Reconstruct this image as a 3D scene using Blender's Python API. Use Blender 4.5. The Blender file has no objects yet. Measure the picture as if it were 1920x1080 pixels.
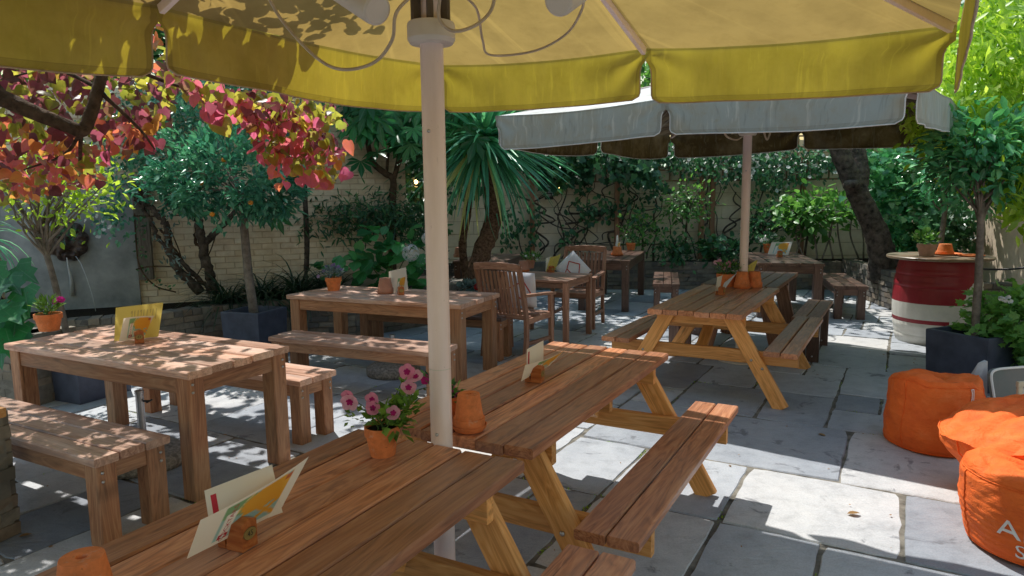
import bpy, math, random
import numpy as np
from mathutils import Vector, Matrix, noise as mnoise

rng = np.random.default_rng(11)
random.seed(5)
scene = bpy.context.scene
COL = scene.collection
PI = math.pi

# ------------------------------------------------------------------ camera
F, PITCH, ROLL, EYE = 1287.0, 0.1302, 0.01205, 1.662
_f = np.array([0, math.cos(PITCH), -math.sin(PITCH)]); _r = np.array([1., 0, 0]); _d = np.cross(_f, _r)
CX = _r*math.cos(ROLL)+_d*math.sin(ROLL); CYD = _d*math.cos(ROLL)-_r*math.sin(ROLL)
def _ray(u, v): return CX*(u-960)/F + CYD*(v-540)/F + _f
def atz(u, v, z):
    d = _ray(u, v); t = (z-EYE)/d[2]; return np.array([0, 0, EYE])+t*d
def aty(u, v, y):
    d = _ray(u, v); return np.array([0, 0, EYE])+d*(y/d[1])
cam = bpy.data.cameras.new('camera'); cam_o = bpy.data.objects.new('camera', cam); COL.objects.link(cam_o)
M = Matrix.Identity(4)
for i in range(3):
    M[i][0] = CX[i]; M[i][1] = -CYD[i]; M[i][2] = -_f[i]
M[2][3] = EYE
cam_o.matrix_world = M
cam.sensor_width = 36; cam.lens = F/1920*36; cam.clip_start = .05; cam.clip_end = 2000
scene.camera = cam_o

# ------------------------------------------------------------------ light
SUN = Vector((-.255, .49, 1)).normalized()
w = bpy.data.worlds.new('World'); scene.world = w; w.use_nodes = True
nt = w.node_tree; sky = nt.nodes.new('ShaderNodeTexSky'); sky.sky_type = 'NISHITA'; sky.sun_disc = False
sky.sun_elevation = math.asin(SUN.z); sky.sun_rotation = math.atan2(SUN.x, SUN.y)
sky.air_density = 2.6; sky.dust_density = .6; sky.ozone_density = 3.0
nt.links.new(sky.outputs[0], nt.nodes['Background'].inputs[0]); nt.nodes['Background'].inputs[1].default_value = .138
sl = bpy.data.lights.new('sun', 'SUN'); sl.energy = 5.0; sl.angle = math.radians(.53); sl.color = (1, .965, .91)
so = bpy.data.objects.new('sun', sl); COL.objects.link(so); so.rotation_euler = SUN.to_track_quat('Z', 'Y').to_euler()
so.location = (0, 0, 12)
scene.view_settings.view_transform = 'Standard'; scene.view_settings.look = 'None'; scene.view_settings.exposure = 0
cy = scene.cycles
cy.max_bounces = 7; cy.diffuse_bounces = 4; cy.glossy_bounces = 3; cy.transmission_bounces = 5; cy.transparent_max_bounces = 6
cy.caustics_reflective = False; cy.caustics_refractive = False; cy.use_denoising = True; cy.sample_clamp_indirect = 6

# ------------------------------------------------------------------ node helpers
def nd(nt, t, ins=None, **at):
    n = nt.nodes.new(t)
    for k, v in at.items(): setattr(n, k, v)
    for k, v in (ins or {}).items():
        s = n.inputs[k]
        if isinstance(v, bpy.types.NodeSocket): nt.links.new(v, s)
        else: s.default_value = v if not isinstance(v, tuple) or len(v) != 3 or s.type == 'VECTOR' else (*v, 1)
    return n
def mixc(nt, f, a, b, blend='MIX'):
    n = nt.nodes.new('ShaderNodeMix'); n.data_type = 'RGBA'; n.blend_type = blend
    for i, v in ((0, f), (6, a), (7, b)):
        if isinstance(v, bpy.types.NodeSocket): nt.links.new(v, n.inputs[i])
        elif i == 0: n.inputs[i].default_value = v
        else: n.inputs[i].default_value = (*v, 1)
    return n.outputs[2]
def ramp(nt, fac, stops, interp='LINEAR'):
    n = nt.nodes.new('ShaderNodeValToRGB'); n.color_ramp.interpolation = interp
    el = n.color_ramp.elements
    while len(el) < len(stops): el.new(.5)
    for e, (p, c) in zip(el, stops):
        e.position = p; e.color = (*c, 1) if isinstance(c, tuple) else (c, c, c, 1)
    nt.links.new(fac, n.inputs[0]); return n.outputs[0]
def math_(nt, op, a, b=0.0):
    n = nt.nodes.new('ShaderNodeMath'); n.operation = op
    for i, v in ((0, a), (1, b)):
        if isinstance(v, bpy.types.NodeSocket): nt.links.new(v, n.inputs[i])
        else: n.inputs[i].default_value = v
    return n.outputs[0]
def attr(nt, name): return nd(nt, 'ShaderNodeAttribute', attribute_name=name)
def noise_(nt, vec, scale, detail=4, rough=.55, dist=0):
    ins = {'Scale': scale, 'Detail': detail, 'Roughness': rough, 'Distortion': dist}
    if vec is not None: ins['Vector'] = vec
    return nd(nt, 'ShaderNodeTexNoise', ins).outputs[0]
def mapping(nt, vec, scale=(1, 1, 1), loc=(0, 0, 0)):
    return nd(nt, 'ShaderNodeMapping', {'Vector': vec, 'Scale': scale, 'Location': loc}).outputs[0]
def newmat(name):
    m = bpy.data.materials.new(name); m.use_nodes = True; nt = m.node_tree; nt.nodes.clear()
    out = nt.nodes.new('ShaderNodeOutputMaterial'); return m, nt, out
def finish(nt, out, sh): nt.links.new(sh, out.inputs[0])
def princ(nt, col, rough=.6, spec=.4, metal=0, bump=None, bstr=.3, bdist=.004, **kw):
    ins = {'Base Color': col, 'Roughness': rough, 'Specular IOR Level': spec, 'Metallic': metal}
    ins.update(kw)
    p = nd(nt, 'ShaderNodeBsdfPrincipled', ins)
    if bump is not None:
        b = nd(nt, 'ShaderNodeBump', {'Height': bump, 'Strength': bstr, 'Distance': bdist})
        nt.links.new(b.outputs[0], p.inputs['Normal'])
    return p.outputs[0]

def wood(name, dark, mid, light, grey=(.3, .27, .24), gamt=.15, rough=.55, knots=True, wet=0.0):
    m, nt, out = newmat(name)
    gc = attr(nt, 'gc').outputs['Vector']; ti = attr(nt, 'tint').outputs['Fac']
    g1 = noise_(nt, mapping(nt, gc, (2.2, 46, 46)), 1, 5, .62, .25)
    g2 = noise_(nt, mapping(nt, gc, (1.1, 10, 10)), 1, 3, .5, 1.6)
    rings = math_(nt, 'FRACT', math_(nt, 'MULTIPLY', g2, 7.0))
    rings = math_(nt, 'ABSOLUTE', math_(nt, 'SUBTRACT', math_(nt, 'MULTIPLY', rings, 2.0), 1.0))
    f = math_(nt, 'ADD', math_(nt, 'MULTIPLY', g1, .75), math_(nt, 'MULTIPLY', rings, .22))
    c = ramp(nt, f, [(.22, dark), (.5, mid), (.78, light)])
    if knots:
        v = nd(nt, 'ShaderNodeTexVoronoi', {'Vector': mapping(nt, gc, (2.1, 8.0, .01)), 'Scale': 1.0, 'Randomness': 1.0})
        k = ramp(nt, v.outputs['Distance'], [(.04, 1.0), (.13, 0.0)])
        c = mixc(nt, math_(nt, 'MULTIPLY', k, .6), c, tuple(x*.35 for x in dark))
    big = noise_(nt, mapping(nt, gc, (1.5, 3.5, 3.5)), 1, 4, .6)
    c = mixc(nt, math_(nt, 'MULTIPLY', ramp(nt, big, [(.4, 0.0), (.72, 1.0)]), gamt*3), c, grey)
    ck = noise_(nt, mapping(nt, gc, (1.6, 85, 85)), 1, 2, .5, .5)
    ck = math_(nt, 'MULTIPLY', ramp(nt, ck, [(.27, 1.0), (.33, 0.0)]), ramp(nt, noise_(nt, mapping(nt, gc, (2.5, 7, 7), (3, 1, 2)), 1, 2), [(.5, 0.0), (.62, .8)]))
    c = mixc(nt, ck, c, tuple(x*.3 for x in dark))
    # per-board brightness
    br = nd(nt, 'ShaderNodeMapRange', {'Value': ti, 'To Min': .68, 'To Max': 1.28}).outputs[0]
    hs = nd(nt, 'ShaderNodeHueSaturation', {'Color': c, 'Value': br, 'Saturation': 1.0})
    c = hs.outputs[0]
    r = nd(nt, 'ShaderNodeMapRange', {'Value': g1, 'To Min': rough-.1, 'To Max': rough+.15}).outputs[0]
    finish(nt, out, princ(nt, c, r, .4, bump=f, bstr=.35, bdist=.003)); return m

def leafmat(name, stops, trans=.4, rough=.4, spec=.4, tsat=1.15, tval=1.5, tstops=None, gain=1.0, vary=0.0, vein=0.0):
    m, nt, out = newmat(name); stops = [(p, tuple(min(.8, q*gain) for q in c)) for p, c in stops]
    ti = attr(nt, 'tint').outputs['Fac']
    pos = nd(nt, 'ShaderNodeNewGeometry')
    if vary: ti = math_(nt, 'ADD', ti, math_(nt, 'MULTIPLY', math_(nt, 'SUBTRACT', noise_(nt, pos.outputs['Position'], 18, 3), .5), vary*2))
    c = ramp(nt, ti, stops)
    n = noise_(nt, pos.outputs['Position'], 55, 2)
    c = mixc(nt, .3, c, ramp(nt, n, [(.3, .35), (.7, 1.0)]), 'MULTIPLY')
    if vein:
        lx = nd(nt, 'ShaderNodeSeparateXYZ', {0: attr(nt, 'lc').outputs['Vector']})
        an = math_(nt, 'ARCTAN2', lx.outputs[0], math_(nt, 'ADD', lx.outputs[1], .12))
        vv = ramp(nt, math_(nt, 'ABSOLUTE', math_(nt, 'SINE', math_(nt, 'MULTIPLY', an, 4.0))), [(0, 1.0), (.16, 0.0)])
        c = mixc(nt, math_(nt, 'MULTIPLY', vv, vein), c, tuple(.35*a+.3 for a in stops[-1][1]))
        blot = ramp(nt, noise_(nt, pos.outputs['Position'], 34, 4, .7), [(.60, 0.0), (.70, .6)]); c = mixc(nt, blot, c, (.10, .06, .03))
    p = princ(nt, c, rough, spec)
    if tstops: tc = ramp(nt, ti, tstops)
    if tstops and vein: tc = mixc(nt, math_(nt, 'MULTIPLY', vv, .35), tc, (.25, .10, .03))
    if not tstops: tc = nd(nt, 'ShaderNodeHueSaturation', {'Color': c, 'Saturation': tsat, 'Value': tval, 'Hue': .485}).outputs[0]
    t = nd(nt, 'ShaderNodeBsdfTranslucent', {'Color': tc})
    mx = nd(nt, 'ShaderNodeMixShader', {0: trans, 1: p, 2: t.outputs[0]})
    finish(nt, out, mx.outputs[0]); return m

def simple(name, col, rough=.6, spec=.4, metal=0, var=.15, scale=12, bump=.15, bdist=.003, col2=None):
    m, nt, out = newmat(name)
    co = nd(nt, 'ShaderNodeTexCoord').outputs['Object']
    n = noise_(nt, co, scale, 5, .6)
    a = col2 or tuple(x*(1-var*2) for x in col)
    c = ramp(nt, n, [(.3, a), (.65, col)])
    finish(nt, out, princ(nt, c, rough, spec, metal, bump=n, bstr=bump, bdist=bdist)); return m

def tintmat(name, stops, rough=.8, spec=.25, nscale=25, nvar=.45, bump=.5, bdist=.004, stain=None, transl=0):
    m, nt, out = newmat(name)
    ti = attr(nt, 'tint').outputs['Fac']
    c = ramp(nt, ti, stops)
    co = nd(nt, 'ShaderNodeNewGeometry').outputs['Position']
    n = noise_(nt, co, nscale, 6, .65)
    c = mixc(nt, nvar, c, ramp(nt, n, [(.3, .35), (.68, 1.15)]), 'MULTIPLY')
    n2 = noise_(nt, co, 2.3, 5, .6)
    if stain: c = mixc(nt, ramp(nt, n2, [(.5, 0.0), (.68, .8)]), c, stain)
    finish(nt, out, princ(nt, c, rough, spec, bump=n, bstr=bump, bdist=bdist)); return m

def fabric(name, outer, inner, trans, tcol, dirt=(.35, .3, .2), streak=False):
    m, nt, out = newmat(name)
    g = nd(nt, 'ShaderNodeNewGeometry'); co = g.outputs['Position']; gc = attr(nt, 'gc').outputs['Vector']
    sx = nd(nt, 'ShaderNodeSeparateXYZ', {0: gc})
    n = noise_(nt, co, 2.6, 5, .65); fine = noise_(nt, co, 90, 3); n3 = noise_(nt, co, 11, 5, .7)
    hem = ramp(nt, sx.outputs[1], [(0, .5), (.045, .5), (.055, .92), (.075, .92), (.08, 1.0), (.895, 1.0), (.90, .45), (.912, .72), (1, .66)])
    edge = ramp(nt, sx.outputs[2], [(0, .6), (.022, .6), (.027, .45), (.032, 1.0)])
    he = math_(nt, 'MULTIPLY', hem, edge)
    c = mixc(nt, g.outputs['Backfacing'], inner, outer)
    c = mixc(nt, ramp(nt, n, [(.46, 0.0), (.68, .6)]), c, dirt)
    c = mixc(nt, ramp(nt, n3, [(.55, 0.0), (.72, .45)]), c, dirt)
    crs = noise_(nt, mapping(nt, gc, (7.5, .55, 0)), 1, 4, .55, .7)
    drip = noise_(nt, mapping(nt, gc, (26, .9, 0)), 1, 3, .6, .4)
    c = mixc(nt, math_(nt, 'MULTIPLY', g.outputs['Backfacing'] if streak else 1.0, ramp(nt, drip, [(.56, 0.0), (.68, .36 if streak else .28)])), c, (.78, .76, .68) if streak else (.62, .50, .24))
    c = mixc(nt, ramp(nt, drip, [(.30, .45), (.42, 0.0)]), c, tuple(x*.55 for x in outer))
    c = mixc(nt, 1.0, c, mixc(nt, he, (.62, .58, .52), (1, 1, 1)), 'MULTIPLY')
    p = princ(nt, c, .8, .15, bump=math_(nt, 'ADD', math_(nt, 'MULTIPLY', crs, 1.5), math_(nt, 'ADD', math_(nt, 'MULTIPLY', fine, .12), math_(nt, 'MULTIPLY', he, .3))), bstr=.45, bdist=.012)
    tc = mixc(nt, ramp(nt, n, [(.38, 0.0), (.72, .6)]), tcol, tuple(x*.55 for x in tcol))
    tc = mixc(nt, ramp(nt, crs, [(.35, .3), (.5, 0.0)]), tc, tuple(x*.6 for x in tcol))
    tc = mixc(nt, ramp(nt, drip, [(.58, 0.0), (.68, .35)]), tc, tuple(min(1, x*1.5) for x in tcol))
    tc = mixc(nt, 1.0, tc, mixc(nt, he, (.1, .1, .1), (1, 1, 1)), 'MULTIPLY')
    b = nd(nt, 'ShaderNodeBump', {'Height': crs, 'Strength': .5, 'Distance': .012})
    t = nd(nt, 'ShaderNodeBsdfTranslucent', {'Color': tc, 'Normal': b.outputs[0]})
    finish(nt, out, nd(nt, 'ShaderNodeMixShader', {0: trans, 1: p, 2: t.outputs[0]}).outputs[0]); return m

# materials -------------------------------------------------------
W_TOP = wood('stained_plank', (.17, .052, .022), (.50, .195, .088), (.68, .34, .175), grey=(.60, .38, .29), gamt=.12, rough=.36)
W_PINE = wood('orange_pine', (.42, .18, .045), (.72, .335, .10), (.85, .48, .20), grey=(.66, .40, .18), gamt=.05, rough=.5)
W_FARMTOP = wood('weathered_plank', (.20, .09, .062), (.50, .265, .17), (.72, .49, .37), grey=(.64, .50, .42), gamt=.2, rough=.38)
W_FARM = wood('brown_timber', (.15, .058, .027), (.36, .16, .078), (.50, .27, .145), grey=(.36, .27, .17), gamt=.14, rough=.6)
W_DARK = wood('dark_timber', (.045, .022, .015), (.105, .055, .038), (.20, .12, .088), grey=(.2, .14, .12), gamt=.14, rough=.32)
W_TEAK = wood('teak', (.15, .062, .036), (.32, .155, .095), (.44, .25, .17), grey=(.3, .2, .15), gamt=.1, knots=False)
W_BLOCK = wood('varnished_block', (.22, .05, .015), (.40, .12, .035), (.52, .21, .07), gamt=.0, rough=.3)
W_POST = wood('grey_post', (.09, .075, .065), (.17, .15, .13), (.28, .25, .22), grey=(.2, .2, .19), gamt=.2)
def stonemat():
    m, nt, out = newmat('flagstone'); ti = attr(nt, 'tint').outputs['Fac']; co = nd(nt, 'ShaderNodeNewGeometry').outputs['Position']
    c = ramp(nt, ti, [(0, (.25, .275, .315)), (.4, (.42, .45, .49)), (.75, (.55, .57, .59)), (1, (.60, .59, .575))])
    big = noise_(nt, co, 1.7, 6, .65, .6); mid = noise_(nt, co, 9, 6, .7, .4); fine = noise_(nt, co, 120, 4, .6)
    riv = noise_(nt, mapping(nt, co, (5, 16, 5)), 1, 6, .6, 1.2)
    c = mixc(nt, .65, c, ramp(nt, big, [(.28, (.58, .60, .64)), (.5, (.95, .95, .95)), (.75, (1.15, 1.12, 1.08))]), 'MULTIPLY')
    c = mixc(nt, .55, c, ramp(nt, mid, [(.25, .55), (.5, 1.0), (.8, 1.15)]), 'MULTIPLY')
    c = mixc(nt, .35, c, ramp(nt, fine, [(.3, .55), (.6, 1.1)]), 'MULTIPLY')
    dark = ramp(nt, noise_(nt, co, 3.1, 5, .7, 1.0), [(.60, 0.0), (.66, .65)])
    c = mixc(nt, dark, c, (.115, .12, .135))
    lich = ramp(nt, noise_(nt, co, 14, 4, .75), [(.70, 0.0), (.74, .5)])
    c = mixc(nt, lich, c, (.5, .5, .46))
    h = math_(nt, 'ADD', math_(nt, 'MULTIPLY', riv, 1.0), math_(nt, 'ADD', math_(nt, 'MULTIPLY', mid, .6), math_(nt, 'MULTIPLY', fine, .12)))
    r = nd(nt, 'ShaderNodeMapRange', {'Value': mid, 'To Min': .5, 'To Max': .85}).outputs[0]
    finish(nt, out, princ(nt, c, r, .4, bump=h, bstr=.55, bdist=.012)); return m
STONE = stonemat()
JOINT = simple('joint_soil', (.27, .25, .21), .95, .1, var=.42, scale=9, bump=1, bdist=.02, col2=(.06, .055, .045))
SOIL = simple('soil', (.035, .026, .018), .95, .1, var=.3, scale=60, bump=1, bdist=.02)
BRICK = tintmat('old_brick', [(0, (.24, .22, .19)), (.08, (.24, .22, .19)), (.1, (.13, .12, .115)), (.5, (.24, .215, .18)), (.75, (.30, .25, .19)), (1, (.20, .145, .11))], nscale=22, stain=(.1, .1, .085))
CREAM = tintmat('cream_painted_brick', [(0, (.66, .54, .41)), (.08, (.66, .54, .41)), (.1, (.82, .68, .52)), (.6, (.88, .76, .60)), (1, (.9, .79, .64))], nscale=9, nvar=.22, bump=.5, bdist=.008, stain=(.62, .48, .35))
BOARDW = tintmat('cream_wall_board', [(0, (.50, .41, .31)), (.1, (.86, .74, .60)), (1, (.92, .82, .68))], nscale=8, nvar=.18, bump=.3, stain=(.74, .60, .46))
SLATE = simple('grey_slate', (.36, .385, .41), .65, .4, var=.28, scale=3.2, bump=.35, bdist=.012, col2=(.17, .195, .21))
LEAD = simple('lead_planter', (.075, .088, .135), .55, .45, var=.22, scale=7, bump=.12)
STEEL = simple('steel', (.55, .55, .56), .3, .5, 1.0, var=.1, bump=.05)
DARKM = simple('dark_metal', (.04, .04, .045), .45, .5, .3)
def poletex():
    m, nt, out = newmat('cream_lacquer'); co = nd(nt, 'ShaderNodeNewGeometry').outputs['Position']
    n = noise_(nt, mapping(nt, co, (14, 14, 1.6)), 1, 5, .65); sp = noise_(nt, co, 46, 4, .7); sc = noise_(nt, mapping(nt, co, (90, 90, 7)), 1, 3, .6)
    c = ramp(nt, n, [(.3, (.84, .68, .64)), (.6, (.94, .78, .74))])
    c = mixc(nt, ramp(nt, sp, [(.68, 0.0), (.74, .55)]), c, (.36, .27, .22)); c = mixc(nt, ramp(nt, sc, [(.70, 0.0), (.76, .4)]), c, (.5, .42, .38))
    finish(nt, out, princ(nt, c, .32, .5, bump=n, bstr=.04)); return m
POLE = poletex()
PLAST = simple('cream_plastic', (.74, .67, .58), .4, .4, var=.05, scale=5, bump=.02)
CLIP = simple('brown_plastic', (.13, .10, .075), .4, .4)
CABLE = simple('cable_sheath', (.64, .52, .38), .5, .4)
PEBBLE = simple('concrete_base', (.42, .39, .35), .9, .2, var=.35, scale=45, bump=.9, bdist=.012)
def terra(name, col):
    m, nt, out = newmat(name); co = nd(nt, 'ShaderNodeNewGeometry').outputs['Position']
    a = noise_(nt, co, 16, 5, .65); b = noise_(nt, co, 34, 5, .7)
    c = ramp(nt, a, [(.3, tuple(x*.62 for x in col)), (.6, col)])
    c = mixc(nt, ramp(nt, b, [(.58, 0.0), (.70, .4)]), c, (.62, .42, .33))
    c = mixc(nt, ramp(nt, noise_(nt, co, 60, 3), [(.68, 0.0), (.74, .6)]), c, tuple(x*.4 for x in col))
    finish(nt, out, princ(nt, c, .8, .22, bump=math_(nt, 'ADD', a, math_(nt, 'MULTIPLY', b, .5)), bstr=.35, bdist=.004)); return m
TERRA = terra('terracotta', (.80, .245, .085))
TERRAP = simple('pale_terracotta', (.52, .25, .17), .8, .25, var=.16, scale=9, bump=.2)
def orangecloth():
    m, nt, out = newmat('orange_fabric'); co = nd(nt, 'ShaderNodeTexCoord').outputs['Object']
    a = noise_(nt, co, 5, 5, .65); w_ = noise_(nt, mapping(nt, co, (9, 9, 26)), 1, 5, .6, 1.4); f = noise_(nt, co, 260, 2)
    c = ramp(nt, a, [(.3, (.80, .125, .022)), (.55, (.92, .175, .03)), (.8, (.96, .26, .075))])
    c = mixc(nt, ramp(nt, noise_(nt, co, 17, 5, .7), [(.62, 0.0), (.75, .35)]), c, (.42, .10, .04))
    r_ = math_(nt, 'SUBTRACT', 1.0, math_(nt, 'ABSOLUTE', math_(nt, 'SUBTRACT', math_(nt, 'MULTIPLY', w_, 4.0), 2.0)))
    h = math_(nt, 'ADD', math_(nt, 'MULTIPLY', r_, .55), math_(nt, 'ADD', math_(nt, 'MULTIPLY', a, .8), math_(nt, 'MULTIPLY', f, .06)))
    finish(nt, out, princ(nt, c, .68, .25, bump=h, bstr=.6, bdist=.014)); return m
ORANGE = orangecloth()
WHITEP = simple('white_print', (.82, .78, .76), .7, .2, var=.03)
BARK = simple('bark', (.13, .085, .055), .9, .2, var=.38, scale=16, bump=1, bdist=.03)
BARKG = simple('grey_bark', (.26, .22, .19), .85, .2, var=.3, scale=14, bump=.8, bdist=.015)
BARKD = simple('dark_bark', (.15, .12, .10), .9, .2, var=.42, scale=12, bump=1, bdist=.05, col2=(.02, .017, .015))
BRONZE = simple('lion_bronze', (.12, .085, .075), .45, .5, .15, var=.35, scale=18, bump=.5, bdist=.01)
CUSH = simple('white_cloth', (.74, .76, .82), .85, .1, var=.05)
CUSHR = simple('red_print', (.55, .06, .05), .85, .1)
WATER = simple('water_stream', (.55, .6, .65), .1, .6, var=.1)
BULB, _nt, _o = newmat('glowing_bulb')
finish(_nt, _o, nd(_nt, 'ShaderNodeEmission', {'Color': (1, .62, .22), 'Strength': 9.0}).outputs[0])
GLASSY = simple('lantern_glass', (.5, .52, .5), .15, .6)
PAPER, _nt, _o = newmat('printed_paper')
_c = attr(_nt, 'col').outputs['Color']
_p = princ(_nt, _c, .5, .3); _t = nd(_nt, 'ShaderNodeBsdfTranslucent', {'Color': mixc(_nt, .25, _c, (.95, .7, .25))})
finish(_nt, _o, nd(_nt, 'ShaderNodeMixShader', {0: .38, 1: _p, 2: _t.outputs[0]}).outputs[0])
def flat(name, c, rough=.6):
    m, nt, o = newmat(name); finish(nt, o, princ(nt, c, rough, .3)); return m
INK = flat('ink', (.03, .03, .03)); BRASS = simple('brass_plate', (.36, .28, .1), .4, .5, .35, var=.12, scale=60)
INKR = flat('red_ink', (.55, .03, .05)); INKW = flat('white_ink', (.85, .83, .8))
GREENP = simple('green_hose', (.02, .36, .18), .45, .4)
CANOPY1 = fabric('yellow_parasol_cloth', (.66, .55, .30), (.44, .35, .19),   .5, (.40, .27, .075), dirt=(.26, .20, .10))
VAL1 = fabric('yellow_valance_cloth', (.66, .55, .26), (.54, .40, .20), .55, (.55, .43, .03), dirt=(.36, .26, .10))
CANOPY2 = fabric('grey_parasol_cloth', (.66, .67, .66), (.06, .036, .028), .01, (.5, .36, .16), streak=True)  # dark inner face: shade under this canopy painted into the cloth colour
VAL2 = fabric('grey_valance_cloth', (.37, .40, .375), (.06, .038, .03), .022, (.66, .46, .06), streak=True)  # inner face darkened likewise, shade on the valance's inside put into its colour
PIPING = simple('piping', (.55, .42, .28), .7, .2); PIPINGW = simple('white_piping', (.75, .75, .73), .7, .2)

# ------------------------------------------------------------------ object helpers
def tag(o, label=None, cat=None, group=None, kind=None):
    if label: o['label'] = label
    if cat: o['category'] = cat
    if group: o['group'] = group
    if kind: o['kind'] = kind
    return o
def thing(name, label, cat, loc=(0, 0, 0), rz=0, group=None):
    o = bpy.data.objects.new(name, None); COL.objects.link(o); o.empty_display_size = .1
    o.location = tuple(float(x) for x in loc); o.rotation_euler = (0, 0, rz)
    return tag(o, label, cat, group)
def copy_tree(o, parent=None):
    c = o.copy(); COL.objects.link(c); c.parent = parent
    for ch in o.children: copy_tree(ch, c)
    return c

class MB:
    def __init__(s): s.v = []; s.f = []; s.t = []; s.g = []; s.m = []
    def add(s, vs, fs, tint=.5, gc=None, mi=0):
        b = len(s.v); s.v += [tuple(map(float, p)) for p in vs]
        s.f += [tuple(b+i for i in f) for f in fs]; s.m += [mi]*len(fs)
        s.t += list(tint) if hasattr(tint, '__len__') else [tint]*len(vs)
        s.g += [tuple(map(float, p)) for p in (gc if gc is not None else vs)]
    def build(s, name, mats, parent=None, smooth=False):
        me = bpy.data.meshes.new(name); me.from_pydata(s.v, [], s.f)
        for m in (mats if isinstance(mats, (list, tuple)) else [mats]): me.materials.append(m)
        if any(s.m): me.polygons.foreach_set('material_index', s.m)
        a = me.attributes.new('tint', 'FLOAT', 'POINT'); a.data.foreach_set('value', s.t)
        a = me.attributes.new('gc', 'FLOAT_VECTOR', 'POINT'); a.data.foreach_set('vector', np.array(s.g, 'f').ravel())
        if smooth is True: me.shade_smooth()
        elif smooth: me.shade_smooth(); me.set_sharp_from_angle(angle=smooth)
        me.update()
        o = bpy.data.objects.new(name, me); COL.objects.link(o); o.parent = parent
        return o

def board(mb, c, L, Wd, T, ax=(1, 0, 0), wd=(0, 1, 0), ch=.004, nseg=1, tint=None, warp=0.0, endcut=0.0):
    ax = np.array(ax, float); ax /= np.linalg.norm(ax); wd = np.array(wd, float); wd -= ax*(wd@ax); wd /= np.linalg.norm(wd)
    td = np.cross(ax, wd); c = np.array(c, float)
    a, b = Wd/2, T/2
    sec = [(-a+ch, -b), (a-ch, -b), (a, -b+ch), (a, b-ch), (a-ch, b), (-a+ch, b), (-a, b-ch), (-a, -b+ch)]
    tint = rng.random() if tint is None else tint
    off = rng.random(3)*20
    vs = []; gs = []
    ph = rng.random()*6
    for i in range(nseg+1):
        x = -L/2+L*i/nseg
        for (y, z) in sec:
            k = 1.0
            dz = warp*math.sin(x*2.3+ph)
            xe = x+(endcut*(y/a) if i in (0, nseg) else 0)
            vs.append(c+ax*xe+wd*y+td*(z+dz)); gs.append((off[0]+x, off[1]+y, off[2]+z))
    fs = []
    for i in range(nseg):
        for j in range(8):
            k = (j+1) % 8
            fs.append((i*8+j, (i+1)*8+j, (i+1)*8+k, i*8+k))
    fs.append(tuple(range(8))); fs.append(tuple(reversed(range(nseg*8, nseg*8+8))))
    # orientation: make outward
    mb.add(vs, [tuple(reversed(f)) for f in fs], tint, gs)
def beam(mb, p0, p1, Wd, T, wd=(0, 0, 1), **k):
    p0 = np.array(p0, float); p1 = np.array(p1, float)
    board(mb, (p0+p1)/2, np.linalg.norm(p1-p0), Wd, T, p1-p0, wd, **k)
def box(mb, lo, hi, tint=.5, jit=0.0):
    (x0, y0, z0), (x1, y1, z1) = lo, hi
    vs = np.array([(x0, y0, z0), (x1, y0, z0), (x1, y1, z0), (x0, y1, z0), (x0, y0, z1), (x1, y0, z1), (x1, y1, z1), (x0, y1, z1)])
    if jit: vs = vs+rng.normal(0, jit, vs.shape)
    mb.add(vs, [(3, 2, 1, 0), (4, 5, 6, 7), (0, 1, 5, 4), (1, 2, 6, 5), (2, 3, 7, 6), (3, 0, 4, 7)], tint)
def lathe(mb, prof, n=28, c=(0, 0, 0), cap0=True, cap1=True, mi=0, tint=.5, wob=None):
    vs = []; c = np.array(c, float)
    for (r, z) in prof:
        for j in range(n):
            a = 2*PI*j/n; rr = r*(wob(a, z) if wob else 1)
            vs.append((c[0]+rr*math.cos(a), c[1]+rr*math.sin(a), c[2]+z))
    fs = []
    for i in range(len(prof)-1):
        for j in range(n):
            k = (j+1) % n; fs.append((i*n+j, i*n+k, (i+1)*n+k, (i+1)*n+j))
    if cap0: fs.append(tuple(reversed(range(n))))
    if cap1: fs.append(tuple(range((len(prof)-1)*n, len(prof)*n)))
    mb.add(vs, fs, tint, mi=mi)
def smooth_path(pts, k=4):
    p = [np.array(q, float) for q in pts]; out = []
    P = [2*p[0]-p[1]]+p+[2*p[-1]-p[-2]]
    for i in range(1, len(P)-2):
        for j in range(k):
            t = j/k
            out.append(.5*((2*P[i])+(-P[i-1]+P[i+1])*t+(2*P[i-1]-5*P[i]+4*P[i+1]-P[i+2])*t*t+(-P[i-1]+3*P[i]-3*P[i+1]+P[i+2])*t**3))
    out.append(p[-1]); return out
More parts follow.
